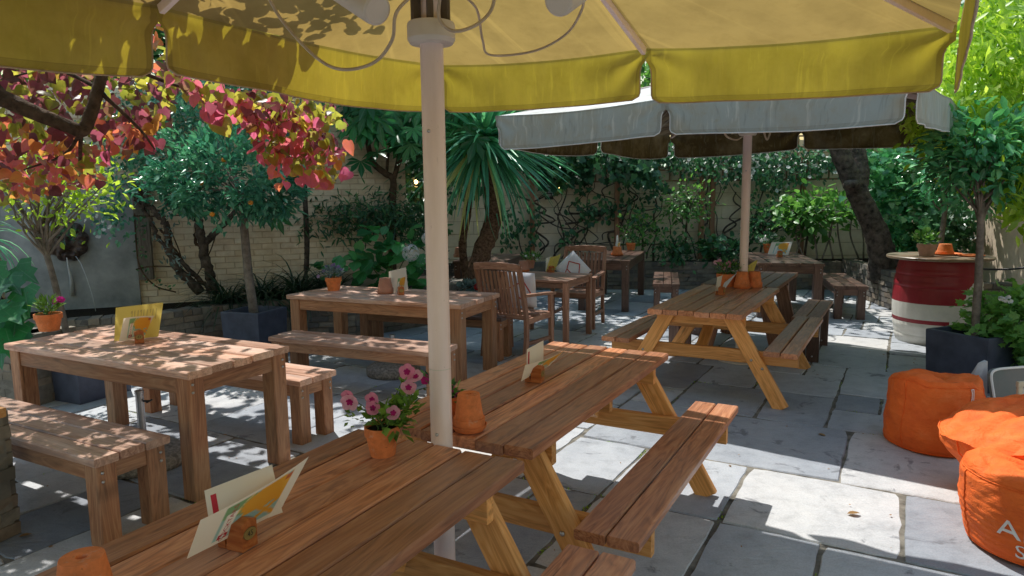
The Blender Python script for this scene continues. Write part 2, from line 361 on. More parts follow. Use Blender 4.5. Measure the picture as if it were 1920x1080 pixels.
def tube(mb, pts, rad, n=8, tint=.5, jit=0.0, mi=0):
    pts = [np.array(p, float) for p in pts]; m = len(pts)
    rad = list(np.interp(np.linspace(0, 1, m), np.linspace(0, 1, len(rad)), rad)) if hasattr(rad, '__len__') else [rad]*m
    t0 = pts[1]-pts[0]; t0 /= np.linalg.norm(t0)+1e-9
    nrm = np.cross(t0, (0, 0, 1.)); 
    if np.linalg.norm(nrm) < .1: nrm = np.cross(t0, (1., 0, 0))
    nrm /= np.linalg.norm(nrm); vs = []; ln = 0; gs = []
    for i in range(m):
        t = pts[min(i+1, m-1)]-pts[max(i-1, 0)]; t /= np.linalg.norm(t)+1e-9
        nrm = nrm-t*(nrm@t); nrm /= np.linalg.norm(nrm)+1e-9; bn = np.cross(t, nrm)
        if i: ln += np.linalg.norm(pts[i]-pts[i-1])
        for j in range(n):
            a = 2*PI*j/n; r = rad[i]*(1+(rng.normal(0, jit) if jit else 0))
            vs.append(pts[i]+r*(math.cos(a)*nrm+math.sin(a)*bn)); gs.append((ln, a*.05, 0))
    fs = [(i*n+j, i*n+(j+1) % n, (i+1)*n+(j+1) % n, (i+1)*n+j) for i in range(m-1) for j in range(n)]
    fs += [tuple(reversed(range(n))), tuple(range((m-1)*n, m*n))]
    mb.add(vs, fs, tint, gs, mi)
def quadgrid(mb, fn, nu, nv, tint=.5, mi=0, gcf=None):
    vs = [fn(i/nu, j/nv) for j in range(nv+1) for i in range(nu+1)]
    fs = [(j*(nu+1)+i, j*(nu+1)+i+1, (j+1)*(nu+1)+i+1, (j+1)*(nu+1)+i) for j in range(nv) for i in range(nu)]
    mb.add(vs, fs, tint, [gcf(i/nu, j/nv) for j in range(nv+1) for i in range(nu+1)] if gcf else None, mi)

# text -> flat polygons
def text_polys(body, size=1.0):
    cu = bpy.data.curves.new('t', 'FONT'); cu.body = body; cu.size = size; cu.align_x = 'CENTER'; cu.align_y = 'CENTER'; cu.resolution_u = 3
    ob = bpy.data.objects.new('t', cu); COL.objects.link(ob)
    dg = bpy.context.evaluated_depsgraph_get(); me = ob.evaluated_get(dg).to_mesh()
    vs = np.array([v.co[:] for v in me.vertices]); fs = [tuple(p.vertices) for p in me.polygons]
    ob.evaluated_get(dg).to_mesh_clear(); bpy.data.objects.remove(ob); bpy.data.curves.remove(cu)
    return vs, fs

# ------------------------------------------------------------------ leaves
def _t(vs, fs): return np.array(vs, float), fs
OVATE = _t([(0, 0, 0), (.26, .3, .05), (.3, .55, .06), (.16, .82, .03), (0, 1, -.06), (-.16, .82, .03), (-.3, .55, .06), (-.26, .3, .05), (0, .5, -.03)],
           [(0, 1, 8), (1, 2, 8), (2, 3, 8), (3, 4, 8), (4, 5, 8), (5, 6, 8), (6, 7, 8), (7, 0, 8)])
SMALL = _t([(0, 0, 0), (.24, .45, .05), (0, 1, -.04), (-.24, .45, .05), (0, .5, -.02)], [(0, 1, 4), (1, 2, 4), (2, 3, 4), (3, 0, 4)])
LANCE = _t([(0, 0, 0), (.12, .35, .03), (.1, .7, .02), (0, 1, -.1), (-.1, .7, .02), (-.12, .35, .03), (0, .5, -.02)],
           [(0, 1, 6), (1, 2, 6), (2, 3, 6), (3, 4, 6), (4, 5, 6), (5, 0, 6)])
HEART = _t([(0, 0, 0), (.2, -.1, .06), (.42, -.05, .12), (.55, .16, .15), (.52, .4, .13), (.36, .64, .05), (.14, .86, -.06), (0, 1, -.16),
            (-.14, .86, -.06), (-.36, .64, .05), (-.52, .4, .10), (-.55, .16, .12), (-.42, -.05, .10), (-.2, -.1, .05), (0, .42, -.06)],
           [(i, (i+1) % 14, 14) for i in range(14)])
IVY = _t([(0, 0, 0), (.28, -.08, .02), (.52, .18, .05), (.3, .38, .03), (.36, .62, .04), (.14, .66, .02), (0, 1, -.04), (-.14, .66, .02), (-.36, .62, .04),
          (-.3, .38, .03), (-.52, .18, .05), (-.28, -.08, .02), (0, .36, -.02)], [(i, (i+1) % 12, 12) for i in range(12)])
def _palm(n=7):
    vs = [(0, 0, 0)]; fs = []
    for i in range(n):
        a = (i-(n-1)/2)*.62; L = 1-.12*abs(i-(n-1)/2); s, c = math.sin(a), math.cos(a)
        b = len(vs)
        for (x, y, z) in ((.1, .35, .02), (.15, .62, .02), (0, 1, -.12), (-.15, .62, .02), (-.1, .35, .02), (0, .55, -.03)):
            vs.append((L*(x*c+y*s), L*(y*c-x*s), z))
        fs += [(0, b, b+5), (b, b+1, b+5), (b+1, b+2, b+5), (b+2, b+3, b+5), (b+3, b+4, b+5), (b+4, 0, b+5)]
    return _t(vs, fs)
PALMATE = _palm()
def _strap(k=6, w=.035, droop=.5):
    vs = []; fs = []
    for i in range(k+1):
        t = i/k; ww = w*(1-t**2.2)+.002
        y = t*(1-.25*droop*t*t); z = -droop*.6*t**2.4
        vs += [(-ww, y, z+ww*.5), (0, y, z), (ww, y, z+ww*.5)]
    for i in range(k):
        b = 3*i; fs += [(b, b+1, b+4, b+3), (b+1, b+2, b+5, b+4)]
    return _t(vs, fs)
STRAP = _strap(6, .021, .24); STRAPD = _strap(7, .022, 1.3); GRASS = _strap(6, .014, 1.2)
def _bloom(n=5):
    vs = [(0, 0, -.16)]; m = n*4
    for j in range(m):
        a = 2*PI*j/m; vs.append((.18*math.cos(a), .18*math.sin(a), -.05))
    for j in range(m):
        a = 2*PI*j/m; r = .5*(.88+.12*abs(math.cos(n*a/2))**.5); vs.append((r*math.cos(a), r*math.sin(a), .0+.07*math.cos(n*a)))
    fs = [(0, 1+j, 1+(j+1) % m) for j in range(m)]+[(1+j, 1+m+j, 1+m+(j+1) % m, 1+(j+1) % m) for j in range(m)]
    return _t(vs, fs)
BLOOM = _bloom()
FOURP = _t([(0, 0, 0)]+[(r*math.cos(a), r*math.sin(a), z) for k in range(4) for (r, a, z) in ((.32, k*PI/2-.5, .03), (.55, k*PI/2, .0), (.32, k*PI/2+.5, .03))],
           [f for k in range(4) for f in ((0, 1+3*k, 2+3*k), (0, 2+3*k, 3+3*k))])
def nrm(a): return a/(np.linalg.norm(a, axis=-1, keepdims=True)+1e-9)
def leaves(name, mat, parent, P, A, Nn, S, tpl, tint, wid=None):
    P = np.asarray(P, float); n = len(P); A = nrm(np.asarray(A, float)); Nn = np.asarray(Nn, float)
    X = nrm(np.cross(A, Nn)); Z = np.cross(X, A)
    tv, tf = tpl; k = len(tv); S = np.broadcast_to(np.asarray(S, float), (n,))[:, None, None]
    wd = np.broadcast_to(np.asarray(1.0 if wid is None else wid, float), (n,))[:, None, None]
    V = P[:, None, :]+S*(tv[None, :, 0:1]*wd*X[:, None, :]+tv[None, :, 1:2]*A[:, None, :]+tv[None, :, 2:3]*Z[:, None, :])
    V = V.reshape(-1, 3)
    fl = np.concatenate([np.array(f) for f in tf]); ft = np.array([len(f) for f in tf])
    loops = (fl[None, :]+(np.arange(n)*k)[:, None]).ravel(); tot = np.tile(ft, n); st = np.concatenate([[0], np.cumsum(tot)[:-1]])
    me = bpy.data.meshes.new(name); me.vertices.add(len(V)); me.vertices.foreach_set('co', V.astype('f').ravel())
    me.loops.add(len(loops)); me.loops.foreach_set('vertex_index', loops.astype('i'))
    me.polygons.add(len(tot)); me.polygons.foreach_set('loop_start', st.astype('i')); me.polygons.foreach_set('loop_total', tot.astype('i'))
    me.update(calc_edges=True); me.materials.append(mat); me.shade_smooth()
    a = me.attributes.new('tint', 'FLOAT', 'POINT'); a.data.foreach_set('value', np.repeat(np.clip(tint, 0, 1), k).astype('f'))
    if k > 8:
        a = me.attributes.new('lc', 'FLOAT_VECTOR', 'POINT'); a.data.foreach_set('vector', np.tile(tv, (n, 1)).astype('f').ravel())
    o = bpy.data.objects.new(name, me); COL.objects.link(o); o.parent = parent; return o
def rdir(n): return nrm(rng.normal(size=(n, 3)))
def clumps(c, rad, nc, per, spread=.12, shell=.55, outw=1.0, down=.15, flat=0.0, zmin=None):
    """leaf bases gathered in sprigs through an ellipsoid: positions, axes, normals, clump tint"""
    c = np.array(c, float); rad = np.array(rad, float)
    d = rdir(nc); r = shell+(1-shell)*rng.random((nc, 1))**.7
    lump = 1+.22*np.sin(d[:, :1]*5+1.3)*np.cos(d[:, 1:2]*4+.4*c[0])+.12*rng.normal(size=(nc, 1))
    C = c+d*r*rad*lump
    if zmin is not None: C = C[C[:, 2] > zmin]; d = d[:len(C)]; nc = len(C); d = nrm((C-c)/rad)
    tc = rng.random(nc)*.6+.25*(d[:, 2]*.5+.5)
    P = np.repeat(C, per, 0)+rng.normal(size=(nc*per, 3))*spread
    D = np.repeat(d, per, 0)
    A = nrm(D*outw+rdir(nc*per)*.9+np.array([0, 0, -down]))
    Nn = nrm(rdir(nc*per)*.6+np.array([0, 0, 1])+D*.4)
    T = np.repeat(tc, per)+rng.random(nc*per)*.25
    return P, A, Nn, T, C

L_CITRUS = leafmat('citrus_leaf', [(0, (.012, .05, .035)), (.5, (.03, .105, .07)), (1, (.075, .19, .11))], .22, .28, .6, gain=3.0)
L_DARK = leafmat('dark_leaf', [(0, (.008, .026, .014)), (.5, (.02, .06, .03)), (1, (.055, .13, .05))], .25, .35, .5, gain=2.9)
L_MID = leafmat('mid_leaf', [(0, (.02, .06, .018)), (.5, (.05, .13, .035)), (1, (.11, .23, .06))], .4, .38, .45, gain=2.1)
L_LIME = leafmat('lime_leaf', [(0, (.075, .14, .02)), (.5, (.17, .27, .035)), (1, (.31, .40, .09))], .5, .35, .5, 1.1, 1.7, gain=2.1)
L_GLOSS = leafmat('glossy_leaf', [(0, (.012, .05, .022)), (.5, (.03, .10, .045)), (1, (.07, .17, .06))], .22, .22, .7, gain=3.7)
L_CERCIS = leafmat('redbud_leaf', [(0, (.05, .035, .035)), (.2, (.12, .045, .065)), (.36, (.10, .13, .035)), (.5, (.20, .20, .045)), (.62, (.40, .17, .05)), (.8, (.44, .11, .07)), (1, (.46, .09, .17))], .6, .33, .5,
                   tstops=[(0, (.18, .07, .06)), (.2, (.55, .13, .20)), (.36, (.42, .50, .06)), (.5, (.95, .82, .12)), (.62, (1, .50, .10)), (.8, (1, .28, .13)), (1, (1, .22, .42))], vary=.13, vein=.3)
L_GRASS = leafmat('strap_grass', [(0, (.008, .022, .014)), (1, (.03, .06, .03))], .2, .35, .5, gain=1.8)
L_PALM = leafmat('palm_blade', [(0, (.02, .07, .045)), (.6, (.05, .15, .09)), (.93, (.10, .24, .12)), (.96, (.35, .27, .1)), (1, (.42, .30, .13))], .3, .3, .5, gain=3.0)
L_HYD = leafmat('hydrangea_leaf', [(0, (.015, .07, .03)), (.5, (.03, .14, .05)), (1, (.07, .24, .08))], .35, .35, .5, gain=1.8, vein=.22)
L_GREY = leafmat('silver_leaf', [(0, (.10, .16, .14)), (1, (.32, .42, .42))], .3, .5, .3)
L_PET = leafmat('petunia_leaf', [(0, (.04, .09, .02)), (1, (.14, .25, .05))], .35, .5, .3, gain=1.8)
F_PINK = leafmat('pink_petal', [(0, (.92, .24, .40)), (1, (.96, .46, .60))], .4, .6, .2, 1, 1.2)
F_MAG = leafmat('magenta_petal', [(0, (.5, .02, .2)), (1, (.75, .08, .4))], .4, .6, .2, 1, 1.2)
F_WHITE = leafmat('white_petal', [(0, (.7, .72, .68)), (1, (.85, .85, .82))], .3, .6, .2, 1, 1.1)
F_BLUE = leafmat('pale_blue_petal', [(0, (.74, .80, .92)), (1, (.88, .9, .95))], .3, .6, .2, 1, 1.1)
F_PURP = leafmat('purple_petal', [(0, (.09, .05, .22)), (1, (.42, .3, .55))], .3, .6, .2, 1, 1.1)
F_RED = leafmat('red_petal', [(0, (.5, .015, .01)), (1, (.75, .04, .02))], .3, .6, .2, 1, 1.1)

# ================================================================== GROUND
mb = MB(); box(mb, (-300, -300, -.4), (300, 300, -.05)); tag(mb.build('ground', SOIL), kind='structure')
mb = MB(); box(mb, (-12, -3, -.045), (12, 16, -.007)); tag(mb.build('paving_bed', JOINT), kind='structure')
mb = MB(); TH = .523; e2 = np.array([math.sin(TH), math.cos(TH), 0]); e1 = np.array([math.cos(TH), -math.sin(TH), 0])
weed_pts = []; CELL = .165; NA, NBc = 120, 128; used = np.zeros((NA, NBc), bool)
SIZES = [(3, 3), (4, 3), (5, 3), (3, 4), (4, 4), (5, 4), (6, 4), (4, 5), (6, 5), (3, 2), (5, 3), (6, 3)]
prs = np.random.default_rng(23)
def slab(a0, b0, la, lb):
    L, wd = la*CELL, lb*CELL; p = e2*(-4+a0*CELL+L/2)+e1*(-10.5+b0*CELL+wd/2)
    if p[1] < -2.5 or p[1] > 15 or abs(p[0]) > 10.5: return
    gap = .006+.008*prs.random(); hx, hy = L/2-gap, wd/2-gap; out = []
    for (x0, y0, x1, y1) in ((-hx, -hy, hx, -hy), (hx, -hy, hx, hy), (hx, hy, -hx, hy), (-hx, hy, -hx, -hy)):
        for t in np.linspace(0, 1, 9)[:-1]: out.append((x0+(x1-x0)*t, y0+(y1-y0)*t))
    out = np.array(out)+prs.normal(0, .0036, (32, 2)); rot = prs.normal(0, .006); out = out @ np.array([[1, rot], [-rot, 1]])
    for ci in (0, 8, 16, 24): out[ci] *= 1-.03*prs.random()
    tz = prs.normal(0, .005, 2); z0 = prs.normal(0, .0014)
    tl = [p+e2*x*.986+e1*y*.986+np.array([0, 0, z0+tz[0]*x+tz[1]*y]) for x, y in out]; md = [p+e2*x+e1*y+np.array([0, 0, z0-.007]) for x, y in out]; lo = [p+e2*x+e1*y+np.array([0, 0, -.04]) for x, y in out]
    fs = [tuple(reversed(range(32)))]
    for q in range(32):
        r = (q+1) % 32; fs += [(q, r, 32+r, 32+q), (32+q, 32+r, 64+r, 64+q)]
    mb.add(tl+md+lo, fs, prs.random())
    if prs.random() < .8: weed_pts.append((p+e2*(hx+gap)+e1*prs.uniform(-hy, hy), e1))
    if prs.random() < .8: weed_pts.append((p+e1*(hy+gap)+e2*prs.uniform(-hx, hx), e2))
for b in range(NBc):
    for a in range(NA):
        if used[a, b]: continue
        opts = [SIZES[k] for k in prs.permutation(len(SIZES))]+[(3, 2), (2, 3), (2, 2), (4, 1), (3, 1), (2, 1), (1, 2), (1, 1)]
        for la, lb in opts:
            if a+la <= NA and b+lb <= NBc and not used[a:a+la, b:b+lb].any():
                rest = 0
                while a+la+rest < NA and not used[a+la+rest, b] and rest < 3: rest += 1
                if rest in (1, 2) and (la, lb) in SIZES:
                    if not used[a:a+la+rest, b:b+lb].any(): la += rest
                used[a:a+la, b:b+lb] = True; slab(a, b, la, lb); break
tag(mb.build('stone_paving', STONE), kind='structure')
# little weeds and moss in the joints
P = []; A = []; S = []
for (p, d) in weed_pts:
    if p[1] < 6.5 and rng.random() < .5:
        for q in range(int(rng.integers(6, 26))):
            P.append(p+d*rng.normal(0, .05)+np.array([rng.normal(0, .006), rng.normal(0, .006), -.01])); A.append((rng.normal(0, .8), rng.normal(0, .8), .7)); S.append(rng.uniform(.008, .022))
tag(leaves('joint_moss', L_LIME, None, P, A, rdir(len(P))+np.array([0, 0, 1]), S, SMALL, rng.random(len(P))*.6), 'small green weeds and moss growing in the paving joints', 'weeds', kind='stuff')
# fallen leaves on the paving
for i, (u, v, s, l) in enumerate([(1588, 963, .05, 'dry tan leaf lying on shaded paving beside the picnic bench'), (1548, 818, .045, 'curled dry leaf lying on shaded flagstones in front of the cylindrical beanbag'),
                                  (60, 1000, .04, 'brown fallen leaf lying on paving by the low brick pier'), (605, 842, .035, 'small reddish fallen leaf on sunlit paving by bench leg')]):
    p = atz(u, v, .006); o = leaves('fallen_leaf', leafmat('dry_leaf', [(0, (.3, .16, .06)), (1, (.4, .25, .1))], .2) if i == 0 else bpy.data.materials['dry_leaf'], None, [p], [(math.cos(i*2), math.sin(i*2), .08)], [(0.1, .1, 1)], s*1.4, OVATE, [.5])
    tag(o, l, 'leaf')

P = []; S = []
for k in range(260):
    x, y = rng.uniform(-4, 4.5), rng.uniform(1.5, 9); P.append((x, y, .004+.004*rng.random())); S.append(rng.uniform(.006, .02) if rng.random() < .85 else rng.uniform(.025, .04))
tag(leaves('leaf_litter', bpy.data.materials['dry_leaf'], None, P, rdir(260)*np.array([1, 1, .15]), np.array([0, 0, 1.])+rdir(260)*.35, S, OVATE, rng.random(260)), 'scattered crumbs of dry leaf and petals over the paving', 'leaf litter', kind='stuff')

# ================================================================== WALLS
def bricks(mb, p0, p1, z0, z1, th, bl=.225, bh=.075, gap=.011, jit=.004, cap=False, tints=(.1, 1), side=1):
    """coursed brickwork from p0 to p1, outer face on the camera side; mortar core has tint 0"""
    p0 = np.array([*p0, 0.]); p1 = np.array([*p1, 0.]); L = np.linalg.norm(p1-p0); d = (p1-p0)/L; n = np.array([d[1], -d[0], 0])*side
    core = [p0+n*-.012, p1+n*-.012, p1-n*(th-.012), p0-n*(th-.012)]
    cv = [c+np.array([0, 0, z]) for z in (z0, z1-.012) for c in core]
    mb.add(cv, [(3, 2, 1, 0), (4, 5, 6, 7), (0, 1, 5, 4), (1, 2, 6, 5), (2, 3, 7, 6), (3, 0, 4, 7)], 0.0)
    nc = int(round((z1-z0)/bh)); bh = (z1-z0)/nc
    for c in range(nc):
        s = -bl*.5*(c % 2)-rng.random()*.02; last = cap and c == nc-1
        l = .105 if last else bl
        if last: s = 0
        while s < L-.01:
            a0, a1 = max(s, 0)+gap/2, min(s+l, L)-gap/2
            if a1-a0 > .03:
                out = rng.normal(0, jit); t = rng.uniform(*tints)
                zz0, zz1 = z0+c*bh+gap/2, z0+(c+1)*bh-gap/2
                back = -th if last else -.06
                v = [p0+d*a+n*o+np.array([0, 0, z]) for z in (zz0, zz1) for (a, o) in ((a0, out), (a1, out), (a1, back), (a0, back))]
                v = np.array(v)+rng.normal(0, jit*.55, (8, 3))
                mb.add(v, [(3, 2, 1, 0), (4, 5, 6, 7), (0, 1, 5, 4), (1, 2, 6, 5), (2, 3, 7, 6), (3, 0, 4, 7)], t)
            s += l
def solid(pts, z0, z1, name, mat, parent):
    mb = MB(); n = len(pts)
    mb.add([(x, y, z) for z in (z0, z1) for (x, y) in pts], [tuple(reversed(range(n))), tuple(range(n, 2*n))]+[(i, (i+1) % n, n+(i+1) % n, n+i) for i in range(n)])
    return mb.build(name, mat, parent)

LW0, LWd = np.array([-5.15, 8.0]), np.array([.93, .37])/np.linalg.norm([.93, .37])
def lw(t, off=0): q = LW0+LWd*t+np.array([LWd[1], -LWd[0]])*off; return (q[0], q[1])
t = thing('garden_wall', 'cream painted brick wall behind the twisted vines and orange tree', 'wall')
mb = MB(); bricks(mb, lw(-3.5), lw(4.0), 0, 3.0, .25, jit=.0035); mb.build('wall', CREAM, t)
t = thing('garden_wall', 'cream rendered wall of wide courses behind the climbers and trellis at the back', 'wall')
mb = MB()
for k in range(11):
    s = -3.0
    while s < 9.5:
        L = rng.uniform(1.2, 2.6); box(mb, (s+.004, 13.25+rng.normal(0, .004), k*.245+.006), (s+L-.004, 13.5, k*.245+.239), rng.uniform(.15, 1), .002); s += L
box(mb, (-3, 13.28, 0), (9.5, 13.5, 2.69), 0.0)
mb.build('wall', BOARDW, t)
t = thing('garden_wall', 'cream brick wall on the right behind the barrel and green hose', 'wall')
mb = MB(); bricks(mb, (7.6, 13.2), (6.35, 8.2), 0, 2.6, .25, side=-1, jit=.003); bricks(mb, (6.35, 8.2), (4.95, 2.0), 0, 2.6, .25, side=-1, jit=.003); mb.build('wall', CREAM, t)

def planter_wall(label, pts, h, inner, cap=True, th=.22):
    t = thing('planter_wall', label, 'wall'); mb = MB()
    for p, q in zip(pts[:-1], pts[1:]): bricks(mb, p, q, 0, h, th, cap=cap, jit=.006)
    mb.build('brickwork', BRICK, t); solid(inner, .02, h-.07, 'soil', SOIL, t); return t
planter_wall('low grey brick planter wall curving from the lion fountain to behind the dark table', [(-6.2, 6.75), (-4.6, 6.75), (-3.75, 7.1), (-3.45, 7.55), (-2.75, 8.05), (-1.9, 8.2), (-.75, 9.35), (-.6, 11.0), (-.6, 12.9)], .5,
             [(-6.2, 6.9), (-4.6, 6.95), (-3.85, 7.3), (-3.55, 7.75), (-2.8, 8.25), (-1.95, 8.4), (-.9, 9.5), (-.75, 11), (-.75, 13.2), (-3.2, 13.2), (-3.2, 9), (-6.2, 7.6)])
planter_wall('long low brick planter wall under the climbers at the back', [(-.4, 12.45), (2.2, 12.3), (5.75, 11.9)], .5, [(-.4, 12.6), (2.2, 12.5), (5.8, 12.1), (7.2, 12.4), (7.2, 13.2), (-.4, 13.2)])
planter_wall('sunlit low brick planter wall beside the red and white barrel', [(5.75, 11.9), (5.5, 10.2), (5.3, 8.5), (6.2, 8.3)], .55, [(5.85, 11.9), (5.65, 10.2), (5.5, 8.7), (6.3, 8.6), (7.1, 12.1)])
t = thing('brick_pier', 'low weathered brick pier cut off by the left edge of the photo', 'pier', (-2.76, 3.14, 0), -.35); mb = MB()
bricks(mb, (-.4, -.17), (.17, -.17), 0, .65, .4, jit=.006); bricks(mb, (.17, -.17), (.17, .25), 0, .65, .2, jit=.006); mb.build('brickwork', BRICK, t)
t = thing('brick_pier', 'brick pier standing behind the brown table at far left', 'pier', (-4.1, 5.7, 0), -.3); mb = MB()
bricks(mb, (-.6, -.2), (.2, -.2), 0, .6, .4, jit=.006); bricks(mb, (.2, -.2), (.2, .3), 0, .6, .3, jit=.006); mb.build('brickwork', BRICK, t)
# piece of wood lying over the near pier
t = MB(); board(t, (-2.58, 3.10, .745), .5, .045, .09, (-.94, .34, .12), (0, 0, 1)); tag(t.build('wooden_rail', W_PINE), 'orange wooden rail end poking in above the left brick pier', 'rail')

# lion fountain -----------------------------------------------------
t = thing('wall_fountain', 'grey slate wall fountain with a dark lion head spouting water', 'fountain', (*lw(0, .03), 0), math.atan2(LWd[1], LWd[0]))
mb = MB(); board(mb, (.02, 0, 1.05), 1.35, .05, 1.75, (1, 0, 0), (0, 1, 0)); mb.build('back_panel', SLATE, t)
for x in (-.78, .78):
    mb = MB(); board(mb, (x, -.03, 1.32), 1.15 if x > 0 else 1.5, .16, .14, (0, 0, 1), (1, 0, 0), tint=.4); mb.build('post', W_POST, t)
mb = MB()
def lionface(r, th):
    x, z = r*math.sin(th), r*math.cos(th)
    h = .10*(1-r**2)**.5 if r < 1 else 0
    h += .035*math.exp(-((r-.78)/.16)**2)*(1+.6*math.cos(13*th+3*r))            # mane curls
    h += .02*math.exp(-((r-.95)/.1)**2)*(1+math.cos(17*th+1))
    g = lambda cx, cz, s, sz=None: math.exp(-((x-cx)/s)**2-((z-cz)/(sz or s))**2)
    h += .05*g(0, -.05, .12, .3)+.045*g(0, -.22, .26, .17)                       # nose ridge, muzzle
    h += .03*(g(.22, .26, .16, .07)+g(-.22, .26, .16, .07))                      # brows
    h -= .035*(g(.2, .12, .085)+g(-.2, .12, .085))
    h -= .085*g(0, -.47, .2, .1); h += .04*g(0, -.66, .18, .09)                  # mouth, chin
    h += .03*(g(.5, .55, .14)+g(-.5, .55, .14))
    return h
R_ = .225; n1, n2 = 26, 72; vs = [(0, -lionface(0, 0), 0)]
for i in range(1, n1+1):
    for j in range(n2):
        r = i/n1; th = 2*PI*j/n2; k = R_*(1+.05*math.cos(9*th))
        vs.append((r*k*math.sin(th)*.94, -max(lionface(r, th), 0)-.0, r*k*math.cos(th)*1.04))
fs = [(0, 1+(j+1) % n2, 1+j) for j in range(n2)]
for i in range(n1-1):
    for j in range(n2):
        a_, b_ = 1+i*n2, 1+(i+1)*n2; k = (j+1) % n2; fs.append((a_+j, a_+k, b_+k, b_+j))
mb.add([(x+.0, y-.03, z+1.235) for x, y, z in vs], [tuple(reversed(f)) for f in fs]); mb.build('lion_head', BRONZE, t, smooth=True)
mb = MB()
tube(mb, [(.09, -.16, 1.06), (.14, -.2, .98), (.19, -.24, .82), (.24, -.27, .6), (.26, -.28, .42)], .004, 6); tube(mb, [(0, -.15, 1.05), (.0, -.12, .95), (.005, -.06, .8), (0, -.035, .6)], [.006, .012, .02, .03], 6); mb.build('water_stream', WATER, t, smooth=True)

# ================================================================== PICNIC TABLES
def bolt(name, p, d, parent, r=.011):
    mb = MB(); d = np.array(d, float); d /= np.linalg.norm(d); q = np.array(p, float)
    tube(mb, [q-d*.002, q+d*.002, q+d*.006, q+d*.009], [r*1.35, r*1.3, r*.85, r*.3], 10); return mb.build(name, STEEL, parent, smooth=True)
def picnic(label, loc, yaw, L=1.75, Wt=.76, top=W_TOP, frame=W_PINE, H=.75, bh=.485):
    t = thing('picnic_table', label, 'picnic table', (*loc, 0), yaw, 'wooden picnic tables with attached benches')
    mb = MB(); n = 6; bw = Wt/n
    for i in range(n):
        board(mb, (-Wt/2+bw*(i+.5), rng.normal(0, .004), H-.021+rng.normal(0, .0012)), L+rng.normal(0, .008), bw-.007, .042, (0, 1, 0), (1, 0, 0), ch=.006, nseg=6, warp=.0015)
    mb.build('tabletop', top, t)
    for s in (-1, 1):
        mb = MB()
        for k in (-1, 1): board(mb, (s*(.66+k*.063), 0, bh-.02+rng.normal(0, .001)), L, .118, .04, (0, 1, 0), (1, 0, 0), ch=.006, nseg=6, warp=.0015)
        mb.build('seat', top, t)
    for e in (-1, 1):
        y = e*(L/2-.17)
        for s in (-1, 1):
            mb = MB(); p0 = np.array([s*.25, y, H-.045]); p1 = np.array([s*.66, y, 0])
            beam(mb, p0, p1, .115, .042, (1, 0, 0), ch=.004, tint=.35+.5*rng.random())
            lg = mb.build('leg', frame, t)
            for zz, dx in ((bh-.115, -.02), (bh-.175, .03)):
                k = (H-.045-zz)/(H-.045); bolt('bolt', (s*(.25+.41*k)+dx, y+e*.022, zz), (0, e, 0), lg, .0085)
        mb = MB(); board(mb, (0, y-e*.044, bh-.1), 1.53, .105, .042, (1, 0, 0), (0, 0, 1)); mb.build('seat_beam', frame, t)
        mb = MB(); board(mb, (0, y-e*.044, H-.09), Wt-.04, .09, .042, (1, 0, 0), (0, 0, 1)); mb.build('top_batten', frame, t)
        mb = MB(); beam(mb, (0, y-e*.09, bh-.08), (0, e*.12, H-.05), .09, .04, (1, 0, 0)); mb.build('brace', frame, t)
    mb = MB(); board(mb, (0, 0, H-.075), Wt-.06, .07, .042, (1, 0, 0), (0, 0, 1)); mb.build('top_batten', frame, t)
    return t
picnic('nearest wooden picnic table with the pink petunia pot and number 45 block', (-.709, 1.703), -.491)
picnic('middle wooden picnic table with a sunlit strip across its far end', (.161, 3.356), -.503)
picnic('wooden picnic table under the grey parasol with upturned pots in a row', (1.876, 6.138), -.523)
# dark table pushed against the far end of the third table, on plank legs, with benches
def plank_table(label, loc, yaw):
    t = thing('plank_table', label, 'table', (*loc, 0), yaw); mb = MB()
    for i in range(6): board(mb, (-.38+.76/6*(i+.5), 0, .729), 1.5, .119, .042, (0, 1, 0), (1, 0, 0), ch=.005, nseg=4)
    mb.build('tabletop', W_TEAK, t)
    for e in (-1, 1):
        for s in (-1, 1):
            mb = MB(); beam(mb, (s*.2, e*.5, .705), (s*.38, e*.5, 0), .14, .05, (1, 0, 0)); mb.build('leg', W_TEAK, t)
        mb = MB(); board(mb, (0, e*.5, .665), .62, .075, .05, (1, 0, 0), (0, 0, 1)); mb.build('top_batten', W_DARK, t)
    return t
TP3 = np.array([1.876, 6.138]); d3 = np.array([math.sin(.523), math.cos(.523)]); r3 = np.array([math.cos(.523), -math.sin(.523)])
plank_table('dark picnic table pushed end to end behind the table under the grey parasol', TP3+d3*1.66+r3*-.03, -.523)
def plank_bench(label, loc, yaw):
    t = thing('plank_bench', label, 'bench', (*loc, 0), yaw, 'dark plank benches'); mb = MB()
    for k in (-1, 1): board(mb, (k*.066, 0, .445), 1.35, .125, .04, (0, 1, 0), (1, 0, 0), ch=.005, nseg=3)
    mb.build('seat', W_TEAK, t)
    for e in (-.52, .35):
        mb = MB()
        for k in (-1, 1): board(mb, (k*.062, e, .211), .42, .118, .045, (0, 0, 1), (1, 0, 0))
        lg = mb.build('leg', W_DARK, t)
        for k in (-1, 1): bolt('bolt', (k*.06, e-.024, .06), (0, -1, 0), lg, .007)
plank_bench('dark bench on plank legs behind the right seat of the third picnic table', TP3+d3*1.58+r3*.62, -.523)
plank_bench('dark bench on plank legs hidden behind the left side of the third picnic table', TP3+d3*1.58-r3*.66, -.523)

